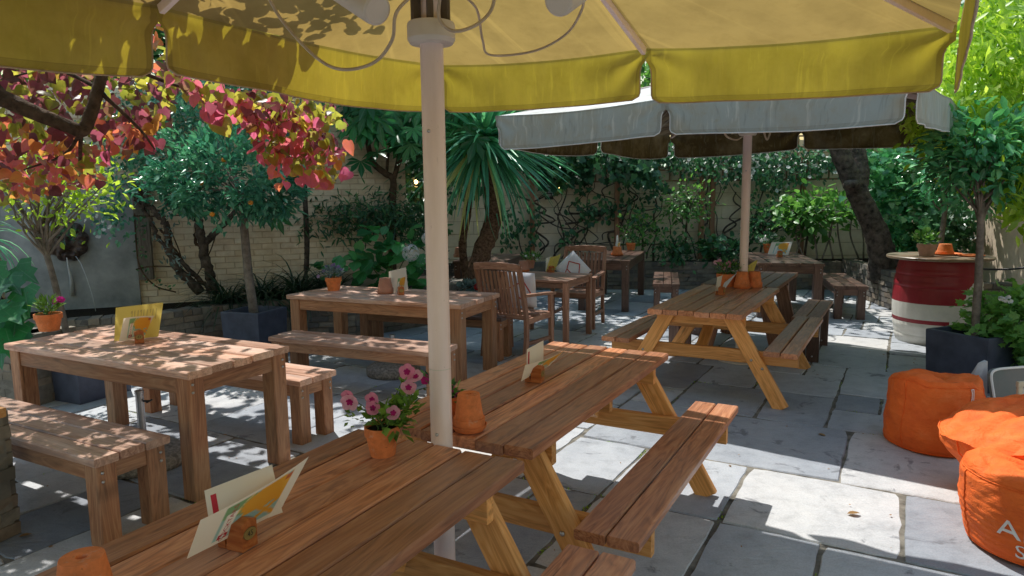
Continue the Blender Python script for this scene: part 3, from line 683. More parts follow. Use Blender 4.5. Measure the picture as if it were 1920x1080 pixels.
# ================================================================== FARM TABLES AND BENCHES
def farm(name, label, cat, loc, yaw, L, Wt, H, leg, nb, group, top=W_FARMTOP, frame=W_FARM, th=.042, oh=.02):
    """origin at the table's centre; length along local x"""
    t = thing(name, label, cat, (*loc, 0), yaw, group); mb = MB(); ws = np.array([1+.35*rng.random() for _ in range(nb)]); ws *= Wt/ws.sum(); y = -Wt/2
    for wv in ws:
        board(mb, (rng.normal(0, .004), y+wv/2, H-th/2+rng.normal(0, .0012)), L+rng.normal(0, .006), wv-.007, th, (1, 0, 0), (0, 1, 0), ch=.006, nseg=6, warp=.0015); y += wv
    mb.build('tabletop' if H > .6 else 'seat', top, t)
    hx, hy = L/2-oh-leg/2, Wt/2-oh-leg/2
    for sx in (-1, 1):
        for sy in (-1, 1):
            mb = MB(); board(mb, (sx*hx, sy*hy, (H-th)/2), H-th-.002, leg, leg, (0, 0, 1), (1, 0, 0), ch=.005, tint=.3+.5*rng.random()); lg = mb.build('leg', frame, t)
            for zz in (.04, .085): bolt('bolt', (sx*(hx+leg/2), sy*(hy+leg*.22), H-th-zz), (sx, 0, 0), lg, .0065)
    ah = .1 if H > .6 else .085
    for sy in (-1, 1):
        mb = MB(); board(mb, (0, sy*(hy+leg/2-.03), H-th-ah/2-.001), 2*hx-leg-.002, ah, .04, (1, 0, 0), (0, 0, 1)); mb.build('apron', frame, t)
    for sx in (-1, 1):
        mb = MB(); board(mb, (sx*(hx+leg/2-.03), 0, H-th-ah/2-.001), 2*hy-leg-.002, ah, .04, (0, 1, 0), (0, 0, 1)); mb.build('apron', frame, t)
    return t
GT, GB = 'brown timber tables on square legs', 'brown timber benches on square legs'
def by_corner(nr, yaw, L, Wd):                       # centre from the near right corner
    c, s = math.cos(yaw), math.sin(yaw); return (nr[0]-c*L/2-s*Wd/2, nr[1]-s*L/2+c*Wd/2)
farm('farm_table', 'brown timber table at left in dappled light with a yellow menu', 'table', (-2.388, 4.362), -.481, 1.8, .75, .75, .105, 5, GT)
farm('farm_bench', 'brown bench in front of the left table, dappled with sun and one fallen leaf', 'bench', by_corner((-1.98, 3.1), -.49, 1.75, .40), -.49, 1.75, .40, .46, .1, 3, GB)
farm('farm_bench', 'sunlit bench behind the left table, its end legs sticking out to the right', 'bench', by_corner((-1.44, 4.49), -.49, 1.75, .36), -.49, 1.75, .36, .46, .095, 3, GB)
farm('farm_table', 'long brown table crossed by the parasol pole, with purple flower pot', 'table', (-1.165, 6.63), -.41, 1.92, .80, .75, .11, 5, GT, W_FARMTOP)
farm('farm_bench', 'bench in front of the long table crossed by the parasol pole', 'bench', by_corner((-.60, 5.30), -.43, 1.75, .36), -.43, 1.75, .36, .46, .1, 3, GB)
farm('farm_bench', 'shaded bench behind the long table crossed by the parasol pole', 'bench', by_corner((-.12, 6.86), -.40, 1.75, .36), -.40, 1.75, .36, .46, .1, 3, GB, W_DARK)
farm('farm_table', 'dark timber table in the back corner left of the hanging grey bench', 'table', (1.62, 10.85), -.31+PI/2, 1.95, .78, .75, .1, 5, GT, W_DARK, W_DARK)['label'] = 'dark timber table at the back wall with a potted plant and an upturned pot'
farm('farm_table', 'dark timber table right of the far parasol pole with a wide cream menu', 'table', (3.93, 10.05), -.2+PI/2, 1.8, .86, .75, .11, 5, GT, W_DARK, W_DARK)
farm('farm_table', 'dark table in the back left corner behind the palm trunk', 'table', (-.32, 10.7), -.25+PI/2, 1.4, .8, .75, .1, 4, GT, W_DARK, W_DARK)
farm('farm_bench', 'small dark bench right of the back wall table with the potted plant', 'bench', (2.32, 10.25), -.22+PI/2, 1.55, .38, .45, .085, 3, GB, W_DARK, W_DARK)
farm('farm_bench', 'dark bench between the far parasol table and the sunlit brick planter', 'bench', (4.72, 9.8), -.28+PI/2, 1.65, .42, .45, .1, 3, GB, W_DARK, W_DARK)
# small square cafe table with chairs
t = thing('cafe_table', 'small brown wooden table between the two slatted armchairs', 'table', (.42, 8.12, 0), -.46); mb = MB(); Lc, Wc = .85, .82
for i in range(6): board(mb, (0, -Wc/2+Wc/6*(i+.5), .728), Lc, Wc/6-.005, .028, (1, 0, 0), (0, 1, 0), ch=.004)
mb.build('tabletop', W_TEAK, t)
for sx in (-1, 1):
    for sy in (-1, 1):
        mb = MB(); board(mb, (sx*(Lc/2-.035), sy*(Wc/2-.035), .357), .712, .06, .06, (0, 0, 1), (1, 0, 0)); mb.build('leg', W_TEAK, t)
    mb = MB(); board(mb, (sx*(Lc/2-.035), 0, .68), Wc-.14, .06, .03, (0, 1, 0), (0, 0, 1)); mb.build('apron', W_TEAK, t)
    mb = MB(); board(mb, (0, sx*(Wc/2-.035), .68), Lc-.14, .06, .03, (1, 0, 0), (0, 0, 1)); mb.build('apron', W_TEAK, t)
def chair(label, loc, yaw):
    """front faces local +y"""
    t = thing('armchair', label, 'chair', (*loc, 0), yaw, 'slatted wooden armchairs'); w2 = .27
    for s in (-1, 1):
        mb = MB(); pts = [(s*w2, -.27, 0), (s*w2, -.235, .25), (s*w2, -.235, .45), (s*w2, -.30, .75), (s*w2, -.36, .97)]
        for p, q in zip(pts[:-1], pts[1:]): beam(mb, p, q, .05, .04, (0, 1, 0), ch=.003, tint=.5)
        mb.build('rear_leg', W_TEAK, t)
        mb = MB(); beam(mb, (s*w2, .24, 0), (s*w2, .225, .64), .05, .045, (0, 1, 0)); mb.build('front_leg', W_TEAK, t)
        mb = MB(); ap = smooth_path([(s*w2, -.29, .685), (s*w2, -.12, .675), (s*w2*1.02, .1, .665), (s*w2*1.04, .27, .65)], 3)
        for p, q in zip(ap[:-1], ap[1:]): beam(mb, p, np.array(q)+(np.array(q)-np.array(p))*.05, .06, .028, (1, 0, 0), ch=.003, tint=.6)
        mb.build('arm', W_TEAK, t)
        mb = MB(); beam(mb, (s*w2, -.23, .41), (s*w2, .23, .43), .06, .03, (0, 0, 1)); mb.build('seat_rail', W_TEAK, t)
        mb = MB(); beam(mb, (s*w2, -.24, .18), (s*w2, .23, .18), .04, .025, (0, 0, 1)); mb.build('stretcher', W_TEAK, t)
    mb = MB()
    for k in range(9): beam(mb, (-.2+.05*k, -.243, .46), (-.2+.05*k, -.35, .93), .032, .014, (1, 0, 0), ch=.002)
    mb.build('back_slats', W_TEAK, t)
    mb = MB()
    for k in range(8):
        x0, x1 = -.285+.57*k/8, -.285+.57*(k+1)/8; f = lambda x: .985-.25*x*x*.9
        beam(mb, (x0, -.365, f(x0)), (x1, -.365, f(x1)), .075, .034, (0, 0, 1), ch=.003, tint=.55)
    mb.build('top_rail', W_TEAK, t)
    mb = MB(); beam(mb, (-w2, -.24, .455), (w2, -.24, .455), .05, .03, (0, 0, 1)); mb.build('lower_rail', W_TEAK, t)
    mb = MB()
    for k in range(7): board(mb, (0, -.19+.068*k, .448), .52, .058, .018, (1, 0, 0), (0, 1, 0), ch=.003)
    mb.build('seat', W_TEAK, t)
    mb = MB(); beam(mb, (-w2, .225, .415), (w2, .225, .415), .06, .028, (0, 0, 1)); mb.build('seat_rail', W_TEAK, t)
chair('slatted armchair with its back to the camera, left of the small table', (.06, 7.22), -.62)
chair('slatted armchair behind the small table with a white pointed cushion on it', (.86, 8.88), PI-.38)
def cushion(label, c, ux, uz, s, th):
    t = thing('cushion', label, 'cushion', c); ux = nrm(np.array(ux, float)); uz = np.array(uz, float); uz = nrm(uz-ux*(uz@ux)); n = np.cross(ux, uz)
    for nm, m, o in (('cover', CUSH, 0),):
        mb = MB()
        for sg in (-1, 1):
            def fn(a, b):
                x, z = a*2-1, b*2-1; k = 1-.06*(x*x*(1-z*z)+z*z*(1-x*x))*0
                h = th*max(0, (1-x**4)*(1-z**4))**.5*.5
                return ux*x*s*sg+uz*z*s+n*h*sg*(1 if sg > 0 else 1)
            quadgrid(mb, fn, 14, 14)
        o_ = mb.build(nm, m, t, smooth=True)
    mb = MB()
    for a0, b0, a1, b1 in ((-.2, -.9, -.2, .3), (.2, -.6, .75, -.1), (-.7, .1, -.2, .3), (-.2, .3, .3, .6), (.2, -.6, -.2, -.3), (.75, -.1, .3, .6)):
        for sg in (-1, 1):
            h = lambda x, z: (th*.5*max(0, (1-x**4)*(1-z**4))**.5+.003)
            p = [ux*x*s+uz*z*s+n*h(x, z)*sg for x, z in [(a0+(a1-a0)*q/5, b0+(b1-b0)*q/5) for q in range(6)]]
            tube(mb, p, .006, 4)
    mb.build('printed_stripes', CUSHR, t)
ch = .72
cushion('white cushion with red stripes standing on its corner on the armchair behind the small table', (.77, 8.62, .76), (.7, -.28, .72), (-.62, .22, .72), .17, .11)
cushion('white cushion with red print behind the slats of the armchair nearest the camera', (.10, 7.22, .70), (.81, -.58, 0), (-.06, -.10, 1), .185, .08)

# ================================================================== PARASOLS
def parasol(label, C, h1, h2, a, z, tilt, rise, mats, drop, pole_r, collar_z, lamps=True, wavy=.012):
    t = thing('parasol', label, 'parasol', (C[0], C[1], 0), -a, 'large square parasols on white poles')
    ca, sa = math.cos(-a), math.sin(-a)
    def L(k1, k2, dz=0):                       # local point on the eave
        x, y = k1*h1, k2*h2; wx, wy = ca*x-sa*y, sa*x+ca*y
        return np.array([x, y, z+dz+tilt[0]*wx+tilt[1]*wy])
    apex = np.array([0, 0, z+rise])
    ring = [(-1, -1), (0, -1), (1, -1), (1, 0), (1, 1), (0, 1), (-1, 1), (-1, 0)]
    mb = MB()
    for q in range(8):
        p0, p1 = L(*ring[q]), L(*ring[(q+1) % 8])
        def fn(u, v):
            e = p0*(1-u)+p1*u; p = apex*(1-v)+e*v
            sag = -.045*math.sin(PI*u)*v*(1-.35*v)-.03*math.sin(PI*v)
            return p+np.array([0, 0, sag+.004*mnoise.noise(Vector(p*3.0))])
        quadgrid(mb, fn, 24, 18, gcf=lambda u, v: (u*v*.5+q*3, .1+.75*v, min(u, 1-u)*v*1.6))
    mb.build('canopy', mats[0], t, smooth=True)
    for q in range(8):
        p0, p1 = L(*ring[q]), L(*ring[(q+1) % 8]); d = (p1-p0); Ls = np.linalg.norm(d); d /= Ls; nn = np.cross(d, (0, 0, 1.)); seed = rng.random()*50
        corner0 = q % 2 == 0; flat_ = .15 if (q in (2, 3) and pole_r == .041) else 1.0; ws = (.035 if not corner0 else .05, .035 if corner0 else .05)
        def edge(tv, w):
            tt = tv*drop; s = 0.0
            if tt > .09: k = min(1, (tt-.09)/.06); s = w*math.sqrt(max(0, 1-(1-k)**2))
            if tt > drop-.05: k = (tt-drop+.05)/.05; s += .05*(1-math.sqrt(max(0, 1-k*k)))
            return s
        def vf(u, v):
            s0, s1 = edge(v, ws[0]), edge(v, ws[1]); x = s0+(Ls-s0-s1)*u
            sag = -.045*math.sin(PI*x/Ls)*.65
            e1_, e2_ = x, Ls-x
            curl = .03*v*(math.exp(-e1_/.12)+math.exp(-e2_/.12))
            wv = wavy*v*(math.sin(x*7+seed)+.6*math.sin(x*15+seed*2)+.4*mnoise.noise(Vector((x*4, v*2, seed))))
            fold = .010*math.exp(-e1_/.35)*math.sin(9*math.atan2(v*drop, e1_+.02))+.010*math.exp(-e2_/.35)*math.sin(9*math.atan2(v*drop, e2_+.02))
            return p0+d*x+nn*(.012+(wv+fold-curl+.02*v)*flat_)+np.array([0, 0, -v*drop*(1+.06*math.sin(x*2.1+seed))+sag+.004])
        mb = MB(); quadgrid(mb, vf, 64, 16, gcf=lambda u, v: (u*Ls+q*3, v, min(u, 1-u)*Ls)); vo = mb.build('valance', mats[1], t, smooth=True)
        mb = MB(); path = [vf(0, k/14) for k in range(5, 14)]+[vf(k/60, 1) for k in range(61)]+[vf(1, k/14) for k in range(13, 4, -1)]
        tube(mb, [p+np.array([0, 0, -.002]) for p in path], .0045, 5); mb.build('piping', mats[2], vo, smooth=True)
    for q in range(8):
        e = L(*ring[q], dz=-.03)*1.0; s = apex+np.array([0, 0, -.06]); e = s+(e-s)*.985
        mb = MB(); beam(mb, s, e, .045 if q % 2 else .05, .028, (0, 0, 1), ch=.003, tint=.5); mb.build('rib', POLE, t)
        mb = MB(); m_ = s+(e-s)*.42+np.array([0, 0, -.03]); hb = np.array([0, 0, collar_z+.16]); dd = m_-hb; dd[2] = 0; dd /= np.linalg.norm(dd)
        beam(mb, hb+dd*.05, m_, .03, .02, (0, 0, 1), ch=.002); mb.build('strut', POLE, t)
    mb = MB(); lathe(mb, [(pole_r, 0.02), (pole_r, collar_z)], 40); lathe(mb, [(pole_r*.82, collar_z), (pole_r*.82, z+rise-.02)], 32); po_ = mb.build('pole', POLE, t, smooth=.6)
    mb = MB(); lathe(mb, [(pole_r+.0008, 1.035), (pole_r+.0008, 1.038)], 32, cap0=False, cap1=False); mb.build('joint_line', PLAST, po_)
    for zz in (.79, 1.9): bolt('screw', (pole_r*.2, -pole_r*.98, zz), (.2, -1, 0), po_, .005)
    mb = MB(); R = pole_r*2.05; lathe(mb, [(pole_r, collar_z-.005), (R*.9, collar_z-.002), (R, collar_z+.012), (R, collar_z+.06), (R*.96, collar_z+.068), (pole_r*.8, collar_z+.068)], 40, cap0=False, cap1=False); mb.build('collar', PLAST, t, smooth=.5)
    for k in range(5):
        an = k*2*PI/5+.3; x, y = math.cos(an)*pole_r*1.35, math.sin(an)*pole_r*1.35
        mb = MB(); board(mb, (x, y, collar_z+.125), .11, .024, .03, (0, 0, 1), (-math.sin(an), math.cos(an), 0), ch=.006); mb.build('strut_clip', CLIP, t)
    mb = MB(); lathe(mb, [(.24, .0), (.24, .012), (.06, .02), (pole_r*1.3, .03), (pole_r*1.3, .2)], 32); mb.build('base_plate', PLAST, t, smooth=.5)
    return t, L, apex
UC1 = (-.273, 2.507)
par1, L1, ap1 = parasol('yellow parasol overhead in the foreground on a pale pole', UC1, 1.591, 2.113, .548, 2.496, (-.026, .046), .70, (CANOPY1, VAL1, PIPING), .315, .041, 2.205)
UC2 = (2.325, 6.85)
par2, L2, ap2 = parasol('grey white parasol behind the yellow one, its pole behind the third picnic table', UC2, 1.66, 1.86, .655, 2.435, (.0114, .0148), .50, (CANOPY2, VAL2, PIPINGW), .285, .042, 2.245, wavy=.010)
# lamps and cables under the parasols
def to_local(par, p): return np.array(par.matrix_basis.inverted() @ Vector(p))
def lampcyl(par, p0, p1, r=.052):
    mb = MB(); p0, p1 = to_local(par, p0), to_local(par, p1); d = nrm(p1-p0)
    tube(mb, [p0, p0+d*.006, p0+d*.02, p1-d*.02, p1-d*.006, p1], [r*.8, r*.96, r, r, r*.96, r*.8], 24); o = mb.build('lamp', PLAST, par, smooth=.6)
    return o
def cable(par, pts, r=.006):
    mb = MB(); tube(mb, smooth_path([to_local(par, p) for p in pts], 8), r, 7); mb.build('cable', CABLE, par, smooth=True)
bpy.context.view_layer.update()
lampcyl(par1, aty(708, 20, 2.35), aty(560, -75, 2.75)); lampcyl(par1, aty(1046, 3, 2.35), aty(1150, -70, 2.75))
cable(par1, [aty(495, -20, 2.6), aty(530, 40, 2.6), aty(590, 105, 2.55), aty(640, 130, 2.5), aty(700, 118, 2.45), aty(735, 75, 2.4), aty(745, 20, 2.38), aty(800, -30, 2.45)])
cable(par1, [aty(825, -10, 2.38), aty(824, 35, 2.4), aty(850, 58, 2.4), aty(890, 48, 2.4), aty(920, 20, 2.42), aty(930, -20, 2.42)])
cable(par1, [aty(870, -8, 2.6), aty(895, 20, 2.7), aty(905, 75, 2.9), aty(920, 103, 2.95), aty(1000, 96, 2.9), aty(1060, 65, 2.8), aty(1090, 20, 2.6), aty(1096, -20, 2.5)], .005)
cable(par2, [aty(1355, 235, 6.7), aty(1362, 255, 6.7), aty(1380, 262, 6.75), aty(1392, 256, 6.75)], .009); cable(par2, [aty(1375, 238, 6.7), aty(1372, 250, 6.7), aty(1385, 240, 6.7), aty(1392, 232, 6.75)], .009)
cable(par2, [aty(1410, 232, 6.75), aty(1418, 246, 6.7), aty(1428, 234, 6.7), aty(1438, 262, 6.7), aty(1448, 236, 6.7)], .009)
lampcyl(par2, aty(1310, 236, 6.6), aty(1290, 222, 6.9))
mb = MB(); p = to_local(par2, (UC2[0], UC2[1], 2.283)); R = .0875
def _lab(u, v):
    w_ = to_local(par2, aty(1388+12*u, 256, 6.0)); an = math.atan2(w_[1], w_[0])-.25+.5*u-.1; return (R*math.cos(an), R*math.sin(an), 2.263+.028*v)
quadgrid(mb, _lab, 6, 1); mb.build('yellow_label', flat('yellow_label', (.75, .5, .03)), par2)
# spare parasol bases
def base(label, p, r=.26, rod=True, tube_h=.32):
    t = thing('concrete_weight', label, 'parasol base', (p[0], p[1], 0), 0, 'spare round concrete parasol bases'); mb = MB()
    lathe(mb, [(r*.97, 0), (r, .03), (r*.97, .07), (r*.8, .10), (r*.4, .115), (.02, .118)], 40, cap1=True); mb.build('stone_disc', PEBBLE, t, smooth=True)
    if rod:
        mb = MB(); lathe(mb, [(.024, .11), (.024, tube_h)], 20); lathe(mb, [(.027, tube_h), (.027, tube_h+.02)], 20); tb = mb.build('tube', STEEL, t, smooth=.6)
        mb = MB(); tube(mb, [(.02, 0, tube_h-.05), (.06, 0, tube_h-.05)], .007, 8); tube(mb, [(.06, -.03, tube_h-.05), (.06, .03, tube_h-.05)], .006, 8); mb.build('clamp_screw', DARKM, tb, smooth=True)
base('round concrete parasol base with steel tube under the left table', atz(272, 868, 0), .27, True, .46)
base('round concrete parasol base under the bench of the long table', atz(738, 700, 0), .26, True, .36)
base('pale round concrete parasol base in the shade below the far dark table', atz(1462, 577, 0)*np.array([1, .96, 1]), .26, False)

# ================================================================== POTS, MENUS, TABLE TOP THINGS
def V3(p): return np.array(p, float)
def pot(label, loc, r, h, up=True, mat=TERRA, group=None, plant=None, soil=True, cat='flower pot', rz=0, tilt=None):
    t = thing('terracotta_pot', label, cat, loc, rz, group); mb = MB()
    k = .70; pr = [(r*k, 0), (r*(k+.21), h*.70), (r*(k+.21), h*.70), (r*.99, h*.705), (r, h*.72), (r, h*.985), (r*.985, h), (r*.9, h), (r*.87, h*.9), (r*.6, h*.12)]
    if up: lathe(mb, pr, 36, cap0=True, cap1=True)
    else:
        q = [(rr, h-z) for rr, z in pr[:8]][::-1]; q[-1] = (r*k*.98, h); q.insert(-1, (r*k, h-.004))
        q += [(r*.2, h), (r*.17, h-.004), (r*.17, h-.03)]; lathe(mb, q, 36, cap0=False, cap1=True)
    mb.build('pot', mat, t, smooth=.5)
    if not up:
        pass
    if up and soil:
        mb = MB(); lathe(mb, [(r*.885, h*.88), (r*.5, h*.91), (.001, h*.92)], 20, cap0=False); mb.build('soil', SOIL, t)
    return t
def saucer(label, loc, r, h=.022, mat=TERRA):
    mb = MB(); lathe(mb, [(r*.82, 0), (r*.95, h*.5), (r, h), (r*.95, h), (r*.88, h*.45), (.001, h*.35)], 36); o = mb.build('saucer', mat, None, smooth=.5); o.location = loc
    return tag(o, label, 'saucer')
def bush(t, c, rad, n, size, mat=L_PET, tpl=SMALL, seedup=.6, wid=1.3):
    """c local to the thing"""
    d = rdir(n); P = V3(c)+d*V3(rad)*(rng.random((n, 1))**.4); A = nrm(d+np.array([0, 0, seedup])+rdir(n)*.6)
    leaves('foliage', mat, t, P, A, rdir(n)*.5+np.array([0, 0, 1]), size*(.6+.7*rng.random(n)), tpl, rng.random(n), wid)
def stems(t, base, ends, r=.0022, name='stem', mat=None):
    mb = MB()
    for e in ends:
        b = V3(base)+rng.normal(0, .012, 3)*np.array([1, 1, 0]); m_ = (b+V3(e))/2+np.array([0, 0, .2])*np.linalg.norm(V3(e)-b)*.4
        tube(mb, smooth_path([b, m_, e], 4), [r, r*.7], 5)
    mb.build(name, mat or simple('green_stem', (.10, .16, .05), .7) if 'green_stem' not in bpy.data.materials else bpy.data.materials['green_stem'], t, smooth=True)
def blooms(t, pts, size, mat, tpl=BLOOM, face=(0, -1, .25), name='flower', throat=False):
    for p in pts:
        a = nrm(V3(face)+rng.normal(0, .28, 3)); side = nrm(np.cross(a, (0.1, .2, 1)))
        sz = size*(.85+.3*rng.random()); fo = leaves(name, mat, t, [p], [side], [a], [sz], tpl, [rng.random()])
        if throat: leaves('throat', F_MAG, fo, [V3(p)-a*sz*.04], [side], [a], [sz*.42], BLOOM, [0])
LW_, TZ = None, .752
# --- nearest table
pl = atz(718, 853, .75); t = pot('terracotta pot of pink petunias on the nearest picnic table', (*pl[:2], TZ), .063, .108)
fl = [aty(u, v, pl[1]+dy)-np.array([*pl[:2], TZ]) for u, v, dy in ((655, 755, -.02), (652, 744, 0), (699, 765, -.04), (697, 750, -.01), (737, 774, -.06), (763, 697, .03), (779, 705, .03), (766, 726, 0))]
blooms(t, fl, .058, F_PINK, face=(.25, -1, .5), throat=True)
stems(t, (0, 0, .095), [f+np.array([0, .012, -.004]) for f in fl]+[(-.06, .0, .17), (.1, .05, .21), (.09, .0, .17)])
bush(t, (.03, 0, .135), (.07, .06, .045), 110, .038, wid=1.5); bush(t, (.085, .01, .17), (.045, .04, .06), 70, .036, wid=1.5); bush(t, (.08, .03, .24), (.02, .03, .05), 22, .03, wid=1.5); bush(t, (-.095, 0, .14), (.035, .03, .035), 16, .028, wid=1.5); bush(t, (.07, -.03, .10), (.03, .02, .03), 16, .04, wid=1.5, seedup=-.5)
pl = atz(163, 1142, .75); pot('upturned terracotta pot at the front left end of the nearest picnic table', (*pl[:2], TZ), .066, .125, False)
# --- middle table
pl = atz(880, 806, .75); saucer('terracotta saucer under the upturned pot beside the near parasol pole', (*pl[:2], TZ), .071, .024)
pot('upturned terracotta pot on a saucer beside the near parasol pole', (*pl[:2], TZ+.012), .063, .135, False)
pl = atz(838, 790, .75); t = pot('terracotta pot of magenta flowers half hidden behind the near parasol pole', (*pl[:2], TZ), .062, .11)
fl = [aty(u, v, pl[1])-np.array([*pl[:2], TZ]) for u, v in ((852, 734), (845, 728), (858, 740), (797, 713), (801, 706))]
blooms(t, fl, .035, F_MAG); stems(t, (0, 0, .1), fl); bush(t, (.01, 0, .13), (.055, .05, .04), 80, .03, L_MID); bush(t, (-.06, 0, .15), (.03, .03, .06), 16, .05, L_DARK, LANCE)
# --- left table
pl = atz(93, 620, .75); t = pot('terracotta pot with magenta pinks on the left table', (*pl[:2], TZ), .09, .125)
fl = [aty(u, v, pl[1])-np.array([*pl[:2], TZ]) for u, v in ((103, 565), (115, 562), (110, 560))]
blooms(t, fl, .045, F_MAG); stems(t, (0, 0, .11), fl); bush(t, (0, 0, .17), (.08, .07, .06), 160, .05, L_PET, LANCE, 1.2, 1.0)
# --- long table
pl = atz(626, 545, .75); t = pot('terracotta pot of purple flowers on the long table', (*pl[:2], TZ), .082, .135)
bush(t, (0, 0, .18), (.10, .09, .05), 200, .045, L_GREY, LANCE, .8)
for k in range(7): pass
fl = [aty(u, v, pl[1])-np.array([*pl[:2], TZ]) for u, v in ((612, 500), (622, 498), (630, 503), (617, 506), (640, 505), (597, 518), (626, 496), (607, 508), (634, 500))]
blooms(t, fl, .035, F_PURP); stems(t, (0, 0, .11), fl, .002)
pl = atz(723, 550, .75); saucer('terracotta saucer under the upturned pot on the long table', (*pl[:2], TZ), .088, .02, TERRAP)
pot('dull upturned terracotta pot behind the white menu on the long table', (*pl[:2], TZ+.01), .078, .14, False, TERRAP)
# --- third table
pl = atz(1362, 537, .75); t = pot('terracotta pot of pale pink petunias on the third picnic table', (*pl[:2], TZ), .10, .13)
fl = [aty(u, v, pl[1])-np.array([*pl[:2], TZ]) for u, v in ((1342, 492), (1353, 497), (1356, 502), (1366, 494), (1368, 500), (1379, 489), (1393, 496), (1398, 499), (1390, 491), (1349, 489))]
blooms(t, fl, .055, F_PINK); stems(t, (0, 0, .12), fl); bush(t, (.02, 0, .18), (.15, .1, .06), 260, .045, L_MID, LANCE); bush(t, (.12, 0, .2), (.08, .06, .07), 90, .05, L_GREY, LANCE)
pl = atz(1391, 540, .75); saucer('terracotta saucer under the middle upturned pot of the third picnic table', (*pl[:2], TZ), .095)
pot('upturned terracotta pot on a saucer, third picnic table', (*pl[:2], TZ+.01), .078, .15, False)
pl = atz(1414, 538, .75); pot('upturned terracotta pot standing right of the saucer on the third picnic table', (*pl[:2], TZ), .078, .155, False)
# --- cafe table
pl = atz(981, 509, .74); saucer('terracotta saucer on the small cafe table', (*pl[:2], .742), .085)
pot('upturned terracotta pot on the small cafe table', (*pl[:2], .75), .075, .125, False, TERRAP)
pl = atz(993, 503, .74); t = pot('terracotta pot with small white flowers on the cafe table', (*pl[:2], .742), .078, .12, True, TERRAP)
bush(t, (.02, 0, .15), (.13, .1, .05), 220, .045, L_MID, LANCE); blooms(t, [(.1, -.06, .12), (.14, 0, .13), (-.05, -.08, .17), (.05, -.1, .18)], .03, F_WHITE)
# --- back wall table
pl = atz(1157, 479, .75); saucer('terracotta saucer with sun on it on the back wall table', (*pl[:2], TZ), .10)
pot('upturned terracotta pot with a leaflet stuck in it on the back wall table', (*pl[:2], TZ+.01), .085, .13, False)
pl = atz(1183, 469, .75); t = pot('terracotta pot of green leaves at the far end of the back wall table', (*pl[:2], TZ), .085, .125)
bush(t, (0, 0, .17), (.13, .1, .06), 150, .05, L_DARK, LANCE)
# --- far parasol table
pl = atz(1441, 474, .75); t = pot('terracotta pot with white flowers behind the wide cream menu', (*pl[:2], TZ), .09, .14)
bush(t, (-.02, 0, .2), (.17, .13, .1), 200, .06, L_DARK); blooms(t, [(-.15, -.08, .2), (-.1, -.1, .23), (-.05, -.1, .21), (.0, -.12, .26), (-.17, -.02, .24), (.06, -.1, .28)], .055, F_WHITE)
# --- back left table
pl = atz(862, 482, .75); pot('dark terracotta pot on the back left table behind the palm', (*pl[:2], TZ), .1, .15, False, TERRAP)

